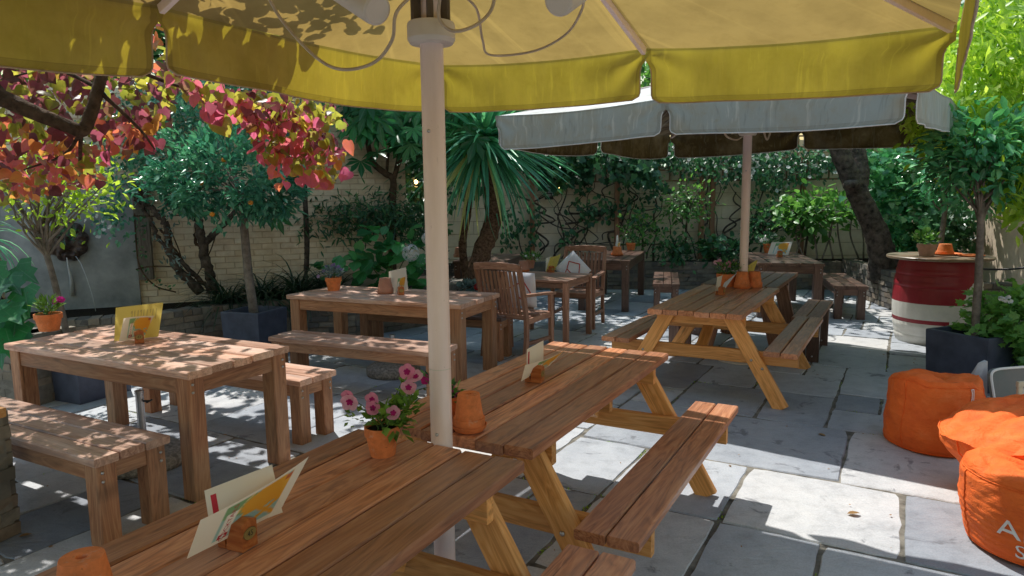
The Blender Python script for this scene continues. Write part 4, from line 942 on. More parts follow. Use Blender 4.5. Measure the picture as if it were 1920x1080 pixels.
def paper(label, c, bulge=0.0, curl=0.0, art='plain', side=1, writing=True, red=True, top_round=0.0):
    """c = bottom left, bottom right, top right, top left corners"""
    bl, br, tr, tl = [V3(q) for q in c]; n = nrm(np.cross(br-bl, tl-bl))
    def fn(u, v):
        p = (bl*(1-u)+br*u)*(1-v)+(tl*(1-u)+tr*u)*v
        return p+n*(bulge*4*u*(1-u)*v+curl*(u-.35)**2*(.3+.7*v)*(1 if u > .35 else .6))
    nu, nv = 56, 36
    vs = [fn(i/nu, j/nv) for j in range(nv+1) for i in range(nu+1)]; fs = [(j*(nu+1)+i, j*(nu+1)+i+1, (j+1)*(nu+1)+i+1, (j+1)*(nu+1)+i) for j in range(nv) for i in range(nu)]
    cream = (.93, .86, .77); OR, TE, GR = (.86, .40, .04), (.30, .56, .58), (.18, .42, .22)
    def col(u, v):
        if art == 'plain': return (.93, .87, .78)
        if art == 'yellow':
            if .3 < u < .9 and .55 < v < .86 and math.sin(u*95) > .55 and (math.sin(u*31+1)+v*3) > 1.4: return (.48, .38, .12)
            return (.80, .66, .16)
        if art == 'blue': return (.66, .74, .82)
        x, y = u, v; k = cream
        if .22 < x < .90 and .10 < y < .92:
            k = TE
            if y > .62-.5*(x-.22): k = GR if x < .5 else k
            if ((x-.66)/.27)**2+((y-.68)/.27)**2 < 1: k = OR
            if .44 < x < .84 and .42 < y < .85 and y < .95-.1*x: k = OR
            if .60 < x < .88 and abs((y-.15)-(x-.6)*1.1) < .06: k = OR
            if .60 < x < .86 and abs((y-.45)+(x-.6)*1.2) < .05: k = OR
            if abs(((x-.66)/.29)**2+((y-.66)/.36)**2-1) < .06 and y > .6: k = (.86, .6, .2)
            if .80 < x < .9 and .80 < y < .9: k = (.62, .12, .05)
            if .26 < x < .36 and .12 < y < .72: k = (.94, .90, .84)
            if .38 < x < .42 and .12 < y < .4: k = (.80, .80, .76)
            if .86 < x: k = cream
        return k
    cs = np.array([(*col(i/nu, j/nv), 1) for j in range(nv+1) for i in range(nu+1)], 'f')
    me = bpy.data.meshes.new('menu'); me.from_pydata([tuple(p) for p in vs], [], fs); me.materials.append(PAPER); me.shade_smooth()
    a = me.attributes.new('col', 'FLOAT_COLOR', 'POINT'); a.data.foreach_set('color', cs.ravel())
    o = bpy.data.objects.new('menu', me); COL.objects.link(o); tag(o, label, 'menu')
    def put(name, body, uc, vc, size, mat, rot=True, off=.0012):
        tv, tf = text_polys(body, 1.0); wu = np.linalg.norm(br-bl); hv = np.linalg.norm(tl-bl); mb = MB(); out = []
        for x, y, _ in tv:
            du, dv = ((-y*size/wu, x*size/hv) if rot else (x*size/wu, y*size/hv)); u, v = uc+du, vc+dv
            out.append(fn(u, v)+n*off*side)
        mb.add(out, tf if side > 0 else [tuple(reversed(f)) for f in tf]); mb.build(name, mat, o)
    def patch(name, u0, u1, v0, v1, mat, off=.0008):
        mb = MB(); quadgrid(mb, lambda a_, b_: fn(u0+(u1-u0)*a_, v0+(v1-v0)*b_)+n*off*side, 6, 6); mb.build(name, mat, o)
    if art == 'cocktail' and writing:
        put('title', 'COCKTAILS', .312, .47, .0165, INKR)
        patch('logo', .265, .36, .10, .22, INKR); patch('logo_cross', .283, .342, .150, .172, INKW, .0014); patch('logo_cross', .302, .322, .118, .204, INKW, .0014)
    if art == 'plain' and writing and red:
        patch('red_box', .07, .15, .32, .86, INKR)
    return o
def holder(label, p, yaw, num, s=1.0):
    t = thing('menu_block', label, 'menu holder', p, yaw); mb = MB(); a = .027*s; h = .085*s
    mb.add([(-a, -a, 0), (a, -a, 0), (a, a, 0), (-a, a, 0), (-a, -a, h*.86), (a, -a, h*.86), (a, a, h*.86), (-a, a, h*.86), (-a, 0, h), (a, 0, h)],
           [(3, 2, 1, 0), (0, 1, 5, 4), (2, 3, 7, 6), (1, 2, 6, 9, 5), (3, 0, 4, 8, 7), (4, 5, 9, 8), (6, 7, 8, 9)], .6)
    box(mb, (-a*2.2, -a*.95, .0), (-a*1.25, a*.95, h*.42), .3); box(mb, (-a*1.25, -a*.9, 0), (-a, a*.9, .012), .3); mb.build('block', W_BLOCK, t)
    mb = MB(); n = 28; mb.add([(a+.0022, .022*s*math.cos(2*PI*k/n), h*.5+.0155*s*math.sin(2*PI*k/n)) for k in range(n)]+[(a, .0225*s*math.cos(2*PI*k/n), h*.5+.016*s*math.sin(2*PI*k/n)) for k in range(n)],
                              [tuple(range(n))]+[(n+k, n+(k+1) % n, (k+1) % n, k) for k in range(n)]); pt = mb.build('number_plate', BRASS, t)
    mb = MB(); mb.add([(a+.0018, .0228*s*math.cos(2*PI*k/n), h*.5+.0163*s*math.sin(2*PI*k/n)) for k in range(n)]+[(a+.0018, .0215*s*math.cos(2*PI*k/n), h*.5+.015*s*math.sin(2*PI*k/n)) for k in range(n)], [(k, (k+1) % n, n+(k+1) % n, n+k) for k in range(n)]); mb.build('plate_rim', INK, pt)
    if num:
        tv, tf = text_polys(num, .021*s); mb = MB(); mb.add([(a+.003, x, h*.5+y) for x, y, _ in tv], tf); mb.build('number', INK, pt)
    return t
R_ = math.radians
holder('varnished block with oval brass plate reading 45 on the nearest picnic table', (*atz(455, 1026, .75)[:2], TZ), R_(-22), '45')
paper('curved cocktail leaflet with orange art in the number 45 block', [atz(350, 1048, .78), atz(524, 960, .79), atz(579, 856, .94), atz(376, 975, .875)], .012, .0, 'cocktail')
paper('cream menu sheet with a red box behind the cocktail leaflet of block 45', [(-.795, 1.70, .785), (-.655, 1.84, .79), atz(510, 871, .95), atz(383, 920, .90)], 0, 0, 'plain')
holder('varnished number block on the middle picnic table', (*atz(1008, 716, .75)[:2], TZ), R_(-22), '4')
paper('strongly bent cocktail leaflet on the middle picnic table', [atz(977, 715, .775), atz(1030, 686, .785), atz(1071, 644, .86), atz(985, 684, .86)], .03, .0, 'cocktail')
b0, b1 = atz(987, 700, .78), atz(1019, 684, .78)
paper('cream menu with a red box on the middle picnic table', [b0, b1, aty(1019, 638, b1[1]+.01), aty(988, 655, b0[1]+.01)], 0, 0, 'plain')
holder('varnished block with brass number plate on the left table', (*atz(262, 643, .75)[:2], TZ), R_(-62), '43')
b0, b1 = atz(214, 640, .757), atz(297, 631, .757)
paper('large bright yellow menu sheet glowing in sun on the left table', [b0, b1, aty(306, 567, b1[1]+.03), aty(217, 577, b0[1]+.03)], -.012, 0, 'yellow')
b0, b1 = atz(223, 641, .765), atz(284, 629, .765)
paper('orange cocktail leaflet in front of the yellow menu', [b0, b1, aty(294, 592, b1[1]+.01), aty(232, 597, b0[1]+.01)], -.02, 0, 'cocktail')
holder('wooden menu block on the long table', (*atz(752, 553, .75)[:2], TZ), R_(-70), '', 1.0)
b0 = atz(730, 549, .757); b1 = atz(765, 543, .757)
paper('white menu sheet on the long table left of the parasol pole', [b0, b1, aty(761, 501, b1[1]+.02), aty(729, 509, b0[1]+.02)], .0, 0, 'plain', red=False)
b0 = atz(739, 550, .757); b1 = atz(760, 545, .757)
paper('small cocktail leaflet on the long table left of the parasol pole', [b0-np.array([0, .03, 0]), b1-np.array([0, .03, 0]), aty(763, 516, b1[1]-.01), aty(740, 521, b0[1]-.01)], .01, 0, 'cocktail', writing=False)
holder('wooden menu block on the small cafe table', (*atz(1034, 511, .74)[:2], .742), R_(-60), '', 1.0)
b0 = atz(1023, 509, .747); b1 = atz(1042, 506, .747)
paper('yellowish menu leaning on the small cafe table', [b0, b1, aty(1052, 475, b1[1]+.02), aty(1032, 482, b0[1]+.02)], .02, 0, 'yellow')
paper('white menu edge behind the yellowish menu of the cafe table', [b0+np.array([-.0, .05, 0]), b0+np.array([.08, .06, 0]), aty(1033, 481, b0[1]+.08), aty(1024, 484, b0[1]+.08)], 0, 0, 'plain', red=False)
b0 = atz(1153, 470, .85)
paper('narrow white card standing behind the upturned pot on the back wall table', [aty(1153, 468, 10.75), aty(1160, 466, 10.75), aty(1159, 440, 10.75), aty(1156, 442, 10.75)], 0, 0, 'blue')
paper('curved brownish leaflet in the upturned pot on the back wall table', [aty(1155, 468, 10.7), aty(1161, 467, 10.7), aty(1164, 453, 10.7), aty(1157, 456, 10.7)], .01, 0, 'cocktail', writing=False)
holder('wooden block with brass plate in front of the wide cream menu', (*atz(1462, 482, .75)[:2], TZ), R_(-95), '', 1.15)
b0 = atz(1439, 477, .757); b1 = atz(1478, 478, .757)
paper('wide cream menu with orange picture on the far parasol table', [b0, b1, aty(1486, 453, b1[1]+.03), aty(1447, 454, b0[1]+.03)], -.02, 0, 'cocktail', writing=False)
holder('small wooden menu block at the near side of the third picnic table', (*atz(1353, 553, .75)[:2], TZ), R_(-40), '', .9)
b0, b1 = atz(1341, 551, .76), atz(1349, 547, .76)
paper('cream menu standing in the block on the third picnic table', [b0, b1, aty(1355, 515, b1[1]+.02), aty(1345, 519, b0[1]+.02)], .01, 0, 'plain', red=False)
paper('pale blue bent leaflet beside the third picnic table block', [aty(1352, 546, 6.35), aty(1359, 542, 6.37), aty(1382, 511, 6.5), aty(1358, 530, 6.4)], .02, 0, 'blue')
paper('yellow leaflet behind the upturned pots of the third picnic table', [aty(1402, 520, 6.85), aty(1410, 518, 6.85), aty(1421, 487, 6.9), aty(1402, 498, 6.9)], .02, 0, 'yellow')
paper('white card on the back left table behind the palm', [aty(908, 470, 10.6), aty(915, 470, 10.6), aty(919, 448, 10.62), aty(914, 449, 10.62)], 0, 0, 'plain', red=False)

# ================================================================== BARREL
BC = (4.80, 7.68); t = thing('barrel_table', 'tall red and white painted barrel table with a round wooden top', 'barrel', (*BC, 0))
mb = MB(); NB = 144; nz = 84; vs = []; tt = []; Hb = .93
for i in range(nz+1):
    z = Hb*i/nz; rr = .385+.055*math.sin(PI*z/Hb)**.9
    for k in (.07, .22, .71, .86): rr += .004*(abs(z/Hb-k) < .03)
    for j in range(NB):
        an = -PI+2*PI*j/NB; r = rr-.0028*(j % 6 == 0)-.004*(0 < min(abs(z/Hb-q) for q in (.10, .25, .68, .83)) < .012)
        vs.append((r*math.cos(an), r*math.sin(an), z)); white = z < .46
        dl = (an-R_(-54)+PI) % (2*PI)-PI
        if (dl*.43)**2+(z-.50)**2 < .235**2: white = True
        if .24 < z < .285 and -PI < ((an-R_(-104)+PI) % (2*PI)-PI) < 0: white = False
        tt.append(1.0 if white else 0.0)
mb.add(vs, [(i*NB+j, i*NB+(j+1) % NB, (i+1)*NB+(j+1) % NB, (i+1)*NB+j) for i in range(nz) for j in range(NB)], tt)
BAR = tintmat('barrel_paint', [(0, (.30, .018, .028)), (.48, (.30, .018, .028)), (.52, (.74, .72, .66)), (1, (.74, .72, .66))], rough=.42, spec=.45, nscale=14, nvar=.16, bump=.12)
mb.build('barrel', BAR, t, smooth=True)
W_DISC = wood('disc_top', (.12, .07, .04), (.22, .13, .08), (.32, .2, .12), grey=(.3, .3, .22), gamt=.2, rough=.35)
mb = MB(); lathe(mb, [(.515, .935), (.525, .945), (.525, .962), (.518, .968)], 56); mb.build('round_top', W_DISC, t, smooth=.5)
pl = atz(1739, 469, .97); q = V3((4.62, 7.62, .968)); t = pot('pale pink pot with a leafy plant on the barrel table', tuple(q), .10, .135, True, simple('pink_pot', (.55, .36, .32), .7)); bush(t, (0, .02, .19), (.13, .11, .08), 90, .055, L_MID, OVATE, .8)
saucer('wide terracotta dish on the barrel table under an upturned pot', (4.92, 7.74, .968), .15, .02, TERRA)
pot('upturned terracotta pot on the dish of the barrel table', (4.90, 7.74, .976), .09, .115, False)
saucer('second terracotta dish lying on the barrel table', (5.04, 7.50, .968), .13, .02, TERRA)

# ================================================================== BEANBAGS
def fb(p, s, o=4): return mnoise.fractal(Vector(p)*s, .7, 2.1, o)
def bag(label, c, fn, nu=150, nv=96):
    t = thing('beanbag', label, 'beanbag', c); mb = MB()
    vs = [(*fn(2*PI*j/nu, i/nv),) for i in range(nv+1) for j in range(nu)]
    mb.add(vs, [(i*nu+j, i*nu+(j+1) % nu, (i+1)*nu+(j+1) % nu, (i+1)*nu+j) for i in range(nv) for j in range(nu)]); mb.build('cover', ORANGE, t, smooth=True); return t
def prof(v, pts):
    xs = [p[0] for p in pts]; return [float(np.interp(v, xs, [p[k] for p in pts])) for k in range(1, len(pts[0]))]
def smoothprof(pts, n=60):
    sp = smooth_path([np.array(p, float) for p in pts], 10); return sp
def crease(p, s, d, w=4.0): q = abs(mnoise.noise(Vector(p)*s)+.25*mnoise.noise(Vector(p)*s*2.3)); return -d*max(0, 1-q*w)**1.3
def bag1(a, v):
    r, z = prof(v, [(0, .02, .0), (.14, .262, .0), (.18, .285, .02), (.4, .288, .2), (.62, .275, .38), (.7, .268, .45), (.75, .245, .485), (.82, .17, .475), (.9, .09, .455), (1, .002, .45)])
    top = max(0, (v-.62)/.38)
    z += top*(.03*math.sin(a+3.4)+.012*math.sin(2*a+.5))*(.4+r/.28)+crease((r*math.cos(a)+5, r*math.sin(a), z), 2.8, .04, 2.6)*min(1, top*3)
    r *= 1+.018*math.sin(3*a+1)+.02*top*math.sin(7*a+2); x, y = r*math.cos(a), r*math.sin(a); k = .012*fb((x, y, z), 5)*min(1, v*4)
    sm = .004*(math.exp(-((v-.70)/.012)**2)+math.exp(-((v-.18)/.01)**2)); return (x*(1+k*4-sm*6), y*(1+k*4-sm*6), z+k*(.6+2.2*top))
def bag2(a, v):                                # slouched, mouth leaning towards the camera's left
    r, z, sx, sy = prof(v, [(0, .02, 0, 0, 0), (.1, .21, .0, 0, 0), (.16, .25, .03, -.01, 0), (.4, .335, .24, -.06, .01), (.52, .385, .38, -.09, .02), (.62, .385, .48, -.10, .03), (.72, .33, .575, -.06, .05), (.82, .22, .62, .01, .08), (.92, .1, .585, .06, .12), (1, .002, .585, .08, .13)])
    x, y = r*math.cos(a)*1.05, r*math.sin(a); z += .10*max(0, (v-.4))/.6*(x/.3); up = max(0, (v-.5)/.5)
    fo = .013*math.sin(9*a+6*v)*(1-up)*v+.018*up*math.sin(4*a+12*v)*(r/.3); k = .011*fb((x, y, z), 3)*min(1, v*4)
    q = math.exp(-((v-.64)/.05)**2); cr = crease((x*.6+y*.5, y*2.2-x, z*1.5), 2.3, .05, 2.2)*min(1, max(0, v-.45)*3); fo += .018*math.sin(z*60+3*math.sin(3*a))*math.exp(-((v-.42)/.12)**2); return (x*(1+fo+k*2+cr)+sx, y*(1+fo+k*2+cr)+sy, (z+k*1.6+fo*.3+cr*.6+.006*q*math.sin(17*a))*.84)
def bag3(a, v):
    r, z = prof(v, [(0, .02, .0), (.12, .255, .0), (.17, .30, .02), (.42, .335, .24), (.58, .335, .38), (.66, .315, .455), (.71, .27, .50), (.78, .18, .475), (.88, .09, .44), (1, .002, .42)])
    top = max(0, (v-.6)/.4); z += top*(.05*math.sin(a+2.4)+.03*math.sin(3*a))*(.3+r/.3)+crease((r*math.cos(a), r*math.sin(a)+7, z), 3.0, .055, 2.6)*min(1, top*3)
    r *= 1+.02*math.sin(2*a+.6)+.03*top*math.sin(6*a+1); x, y = r*math.cos(a), r*math.sin(a); k = .012*fb((x+3, y, z), 3.2)*min(1, v*4)
    fo = .007*math.sin(28*z*6+3*math.sin(2*a))*math.exp(-((v-.3)/.2)**2); sm = .004*(math.exp(-((v-.60)/.01)**2)+math.exp(-((v-.17)/.01)**2))
    return (x*(1+k*3+fo-sm*5), y*(1+k*3+fo-sm*5), (z+k*(.5+2*top))*.90)
def finv(fn, c, a0, v0, da, dv, x, y):           # print on the bag: x,y in -1..1 mapped to angle and height
    p = V3(fn(a0+da*x, v0+dv*y)); e = 1e-3
    n = nrm(np.cross(V3(fn(a0+da*x+e, v0+dv*y))-p, V3(fn(a0+da*x, v0+dv*y+e))-p)); return p+n*.006
def printline(t, fn, a0, v0, da, dv, lines, r=.003, name='printed_outline'):
    mb = MB()
    for ln in lines:
        dense = []
        for (x0, y0), (x1, y1) in zip(ln[:-1], ln[1:]):
            for k in range(6): dense.append((x0+(x1-x0)*k/6, y0+(y1-y0)*k/6))
        dense.append(ln[-1]); tube(mb, [finv(fn, None, a0, v0, da, dv, x, y) for x, y in dense], r, 5)
    mb.build(name, WHITEP, t)
def seams(t, fn, vs_, as_):
    mb = MB()
    for v in vs_: tube(mb, [V3(fn(2*PI*k/90, v))*np.array([1.004, 1.004, 1]) for k in range(91)], .0042, 5)
    for a, v0, v1 in as_: tube(mb, [V3(fn(a, v0+(v1-v0)*k/40))*np.array([1.004, 1.004, 1]) for k in range(41)], .0042, 5)
    mb.build('seam', ORANGE, t, smooth=True)
b1 = bag('upright cylindrical orange beanbag beside the dark planter with a bottle outline', (2.80, 4.42, 0), bag1)
seams(b1, bag1, (.17, .705), ((R_(-160), .18, .70), (R_(-40), .18, .70)))
bottle = [[(-.45, -1), (-.45, -.2), (-.2, .25), (-.14, .5), (-.14, 1), (.14, 1), (.14, .5), (.2, .25), (.45, -.2), (.45, -1)], [(-.16, .52), (.16, .52)], [(-.16, .6), (.16, .6)], [(-.05, -.9), (-.05, -.2), (.5, -.2)], [(.1, -.2), (.1, -.75)], [(-.05, -.55), (.45, -.55)], [(.3, -.2), (.3, -.55)]]
printline(b1, bag1, R_(-76), .45, .19, .24, bottle)
b2 = bag('slouching orange beanbag leaning left behind the lettered one', (2.84, 3.52, 0), bag2)
seams(b2, bag2, (.155, .62), ((R_(-170), .16, .62), (R_(-95), .16, .62), (R_(-60), .16, .62)))
printline(b2, bag2, R_(-72), .77, .34, .13, [[(-1, .5), (-.3, 1), (-.1, .6), (-.3, .4), (-1, .5)], [(-.3, .4), (-.1, -.3), (.0, -1)], [(-.1, .6), (.1, -.2), (.2, -.9)], [(.1, -.2), (.4, .3), (.6, .1), (.3, -.3)], [(.2, .9), (.6, 1), (1, .5), (.8, -.4)]], .003)
b3 = bag('front orange beanbag with large white lettering cut by the right edge', (2.48, 3.06, 0), bag3)
seams(b3, bag3, (.165, .60), ((R_(-190), .165, .60), (R_(-110), .165, .6)))
def bagtext(t, fn, body, a0, v0, size, slope):
    tv, tf = text_polys(body, 1.0); x0 = tv[:, 0].min(); mb = MB(); out = []
    for x, y, _ in tv:
        xx = (x-x0)*size; yy = y*size+xx*slope; out.append(finv(fn, None, a0, v0, 1/.33, 1/.9, xx, yy))
    mb.add(out, tf); mb.build('lettering', WHITEP, t)
bagtext(b3, bag3, 'APEROL', R_(-156), .37, .14, -.06); bagtext(b3, bag3, 'SPRITZ', R_(-143), .25, .10, -.06)

# ================================================================== PLANTERS AND SMALL THINGS
def planter(label, loc, yaw, s, h, mat=LEAD):
    t = thing('square_planter', label, 'planter', (*loc, 0), yaw); a = s/2; b = a*.93; mb = MB(); w_ = .035
    ring = lambda k, z: [(-k, -k, z), (k, -k, z), (k, k, z), (-k, k, z)]
    vs = ring(b, 0)+ring(a, h-.01)+ring(a-.004, h)+ring(a-w_, h)+ring(a-w_-.01, h-.09)
    fs = [(3, 2, 1, 0)]+[(4*i+j, 4*i+(j+1) % 4, 4*i+4+(j+1) % 4, 4*i+4+j) for i in range(4) for j in range(4)]
    mb.add(vs, fs); mb.build('box', mat, t); mb = MB(); box(mb, (-a+w_+.005, -a+w_+.005, h-.13), (a-w_-.005, a-w_-.005, h-.07)); mb.build('soil', SOIL, t); return t
planter('dark blue grey square planter under the orange tree', (-2.80, 7.36), -.33, .48, .5)
planter('dark blue planter half hidden under the left table', (-3.72, 5.85), -.42, .5, .45)
planter('dark planter at right overflowing with ivy', (4.03, 5.86), .42, .54, .47)
t = thing('sign_board', 'grey weathered board with white rounded rim leaning behind the beanbags', 'sign board', (3.80, 4.80, 0), .2); mb = MB()
n = 40; pts = []
for k in range(n):
    an = 2*PI*k/n; c_, s_ = math.cos(an), math.sin(an); pts.append((.33*np.sign(c_)*abs(c_)**.25, .19*np.sign(s_)*abs(s_)**.25))
f3 = lambda x, z, o=0: (x, .0+.28*(z+.24)-o, z+.20)
mb.add([f3(x, z) for x, z in pts]+[f3(x, z, -.03) for x, z in pts], [tuple(range(n)), tuple(reversed(range(n, 2*n)))]+[(n+k, n+(k+1) % n, (k+1) % n, k) for k in range(n)]); mb.build('panel', simple('chalk_grey', (.21, .20, .19), .7, .3, var=.3, scale=6, col2=(.16, .19, .18)), t)
mb = MB(); tube(mb, [f3(x, z, .004) for x, z in pts]+[f3(*pts[0], .004)], .009, 6); mb.build('rim', INKW, t)
t = thing('small_frame', 'small cream wooden frame standing in front of the grey board at the right edge', 'frame', (3.38, 4.30, 0), .15); mb = MB()
for (c_, L_, ax_, wd_) in (((0, 0, .44), .3, (1, 0, 0), (0, 0, 1)), ((0, 0, .16), .3, (1, 0, 0), (0, 0, 1)), ((-.13, 0, .3), .25, (0, 0, 1), (1, 0, 0)), ((.13, 0, .3), .25, (0, 0, 1), (1, 0, 0))): board(mb, c_, L_, .035, .02, ax_, wd_, tint=.6)
for x in (-.1, .1): board(mb, (x, .02, .14), .28, .03, .02, (0, 0, 1), (1, 0, 0), tint=.5)
mb.build('frame', simple('cream_wood', (.66, .58, .42), .6), t); mb = MB(); board(mb, (0, .004, .3), .25, .23, .006, (1, 0, 0), (0, 0, 1)); mb.build('panel', simple('pale_panel', (.55, .53, .48), .6), t)
t = MB(); q = [(3.36, 4.98, 0), (3.52, 4.93, 0), (3.53, 5.1, 0), (3.37, 5.15, 0), (3.47, 5.0, .40), (3.52, 4.97, .42), (3.53, 5.02, .42)]
t.add(q, [(3, 2, 1, 0), (0, 1, 5, 4), (1, 2, 6, 5), (2, 3, 4, 6), (3, 0, 4), (4, 5, 6)]); tag(t.build('white_wedge', simple('white_paint', (.66, .66, .70), .6)), 'plain white wedge shaped block between the upright beanbag and the grey board', 'wedge')
# post and hose at the right wall
t = thing('timber_post', 'brown timber post with a dark box at the right wall', 'post', (5.75, 7.35, 0)); mb = MB(); board(mb, (0, 0, 1.3), 2.6, .1, .1, (0, 0, 1), (1, 0, 0)); mb.build('post', W_POST, t)
mb = MB(); box(mb, (-.09, -.13, 1.02), (.05, -.052, 1.26)); mb.build('switch_box', DARKM, t)
mb = MB(); x0 = V3((5.53, 7.22, 0)); tube(mb, smooth_path([x0+V3(p) for p in ((.02, 0, 1.22), (-.01, -.01, 1.15), (-.005, -.02, .9), (-.02, -.02, .6), (-.05, -.03, .3))], 6), [.02, .03, .032, .025, .02], 8); tag(mb.build('garden_hose', GREENP, None, smooth=True), 'bright green hose hanging down at the right wall beside the barrel', 'hose')
mb = MB(); tube(mb, smooth_path([V3((5.05, 7.9, .82)), V3((5.4, 7.7, .8)), V3((5.6, 7.4, .86)), V3((5.68, 7.3, 1.05))], 6), .012, 6); tag(mb.build('black_cable', DARKM, None, smooth=True), 'black cable looping from the barrel to the box on the right wall', 'cable')
# trellis, lights, lantern on the back wall
def trellis(label, x0, x1, z0, z1, y):
    t = thing('trellis', label, 'trellis', ((x0+x1)/2, y, z0)); w_ = (x1-x0)/2; h = z1-z0; mb = MB(); k = -w_
    while k <= w_: board(mb, (k, 0, h/2), h, .03, .015, (0, 0, 1), (1, 0, 0)); k += .2
    k = 0
    while k <= h: board(mb, (0, -.016, k), 2*w_, .03, .015, (1, 0, 0), (0, 0, 1)); k += .2
    mb.build('lattice', W_TEAK, t)
    for k in (-w_, 0, w_):
        mb = MB(); board(mb, (k, -.06, (h-z0-.35)/2), h+z0-.35-.1, .09, .07, (0, 0, 1), (1, 0, 0)); mb.build('post', W_TEAK, t)
trellis('brown lattice trellis topping the back wall left of the far parasol pole', .4, 3.6, 1.95, 2.75, 13.1)
trellis('brown lattice trellis on the back wall behind the white jasmine', 3.8, 7.2, 1.95, 2.75, 13.1)
t = thing('wall_lantern', 'oval bulkhead wall lantern with wire guard on the back wall', 'lantern', tuple(aty(1030, 357, 12.95))); mb = MB(); lathe(mb, [(.0, -.13), (.075, -.1), (.09, 0), (.075, .1), (.0, .13)], 20, cap0=False, cap1=False); mb.build('glass', GLASSY, t, smooth=True)
mb = MB()
for k in range(4): tube(mb, [(.1*math.sin(z*3.0+0)*0+.1*math.cos(k*PI/2+.4)*math.cos(z*8), .1*math.sin(k*PI/2+.4)*math.cos(z*8), z) for z in np.linspace(-.16, .16, 9)], .009, 5)
for z in (-.06, .06): tube(mb, [(.1*math.cos(z*8)*math.cos(q), .1*math.cos(z*8)*math.sin(q), z) for q in np.linspace(0, 2*PI, 17)], .008, 5)
box(mb, (-.08, .06, -.17), (.08, .14, .17)); mb.build('guard', DARKM, t)
for i, (u, v, y, l) in enumerate([(743, 332, 9.6, 'small glowing string light bulb, highest of the cluster left of the near pole'), (755, 349, 9.7, 'glowing string light bulb in the middle of the cluster left of the near pole'), (747, 353, 9.5, 'glowing string light bulb lowest in the cluster left of the near pole'), (780, 341, 9.6, 'glowing string light bulb closest to the near pole'), (1050, 354, 12.9, 'small glowing bulb on the back wall right of the lantern')]):
    p = aty(u, v, y); t = thing('string_light', l, 'light bulb', tuple(p), 0, 'glowing string light bulbs'); mb = MB(); lathe(mb, [(.004, -.03), (.022, -.02), (.028, 0), (.02, .02), (.012, .03)], 14); mb.build('bulb', BULB, t, smooth=True)
    mb = MB(); lathe(mb, [(.014, .03), (.014, .06)], 10); mb.build('socket', DARKM, t)

# ================================================================== PLANTS
def plant(name, label, cat, base, trunk=None, tr=(.05, .03), crowns=(), size=.08, mat=L_MID, tpl=OVATE, bark=BARK, wid=1.0, nbr=14, group=None, br=.012, tpart='trunk', spread=.12, down=.15, outw=1.0, shell=.5):
    base = V3(base); t = thing(name, label, cat, tuple(base), 0, group)
    top = None
    if trunk is not None:
        mb = MB(); pts = smooth_path([V3(p)-base for p in trunk], 5); tube(mb, pts, tr, 12, jit=.04); top = pts[-1]
    allc = []; P, A, N_, T = [], [], [], []
    for (c, rad, nc, per) in crowns:
        p, a_, n_, t_, C = clumps(V3(c)-base, rad, nc, per, spread, shell, outw, down); P.append(p); A.append(a_); N_.append(n_); T.append(t_); allc.append(C)
    if trunk is not None:
        if allc:
            AC = np.concatenate(allc); idx = rng.choice(len(AC), min(nbr, len(AC)), replace=False)
            for i in idx:
                e = AC[i]; k = rng.integers(int(len(pts)*.8), len(pts)); b = pts[k]; m_ = (b+e)/2+rng.normal(0, .04, 3)+np.array([0, 0, .04])
                tube(mb, smooth_path([b, m_, e], 4), [min(br, tr[-1]*.8), br*.25], 6)
        mb.build(tpart, bark, t, smooth=True)
    if P:
        P = np.concatenate(P); n = len(P)
        leaves('crown' if cat == 'tree' else 'foliage', mat, t, P, np.concatenate(A), np.concatenate(N_), size*(.6+.65*rng.random(n)), tpl, np.concatenate(T), wid)
    return t, base
def inreg(poly, n):
    """random photo points inside a convex region -> used with a depth to give places in the garden"""
    poly = np.array(poly, float); lo, hi = poly.min(0), poly.max(0); out = []
    while len(out) < n:
        p = lo+(hi-lo)*rng.random(2); ins = False; j = len(poly)-1
        for i in range(len(poly)):
            if (poly[i][1] > p[1]) != (poly[j][1] > p[1]) and p[0] < (poly[j][0]-poly[i][0])*(p[1]-poly[i][1])/(poly[j][1]-poly[i][1])+poly[i][0]: ins = not ins
            j = i
        if ins: out.append(p)
    return np.array(out)
def region(poly, n, y0, y1): return np.array([aty(u, v, rng.uniform(y0, y1)) for u, v in inreg(poly, n)])
def climb(name, label, cat, P, size, mat, tpl, A=(0, -.5, -.9), spread=.9, wid=1.0, per=1, sp=.06, tint=None, group=None, flowers=None):
    """leaves hanging about the given points; camera side is where they face"""
    base = V3(P).mean(0); t = thing(name, label, cat, tuple(base), 0, group); Q = np.repeat(V3(P)-base, per, 0)+rng.normal(size=(len(P)*per, 3))*sp; n = len(Q)
    T = np.repeat(rng.random(len(P))*.7, per)+rng.random(n)*.3 if tint is None else tint(n)
    leaves('foliage', mat, t, Q, nrm(V3(A)+rdir(n)*spread), nrm(np.array([0, -.7, .8])+rdir(n)*.7), size*(.55+.75*rng.random(n)), tpl, T, wid)
    if flowers:
        fm, fn_, fs, ft = flowers; i = rng.choice(len(P), fn_); q = V3(P)[i]-base+np.array([0, -.22, 0])+rng.normal(size=(fn_, 3))*.05
        fo_ = leaves('flowers', fm, t, q, rdir(fn_), nrm(np.array([0, -1, .5])+rdir(fn_)*.5), fs*(.7+.6*rng.random(fn_)), ft, rng.random(fn_)); fo_['kind'] = 'stuff'
    return t, base
def addvines(t, base, paths, r=(.02, .01), mat=BARK, name='vine_stem'):
    mb = MB()
    for p in paths: tube(mb, smooth_path([V3(q)-base for q in p], 5), r, 7, jit=.06)
    mb.build(name, mat, t, smooth=True)

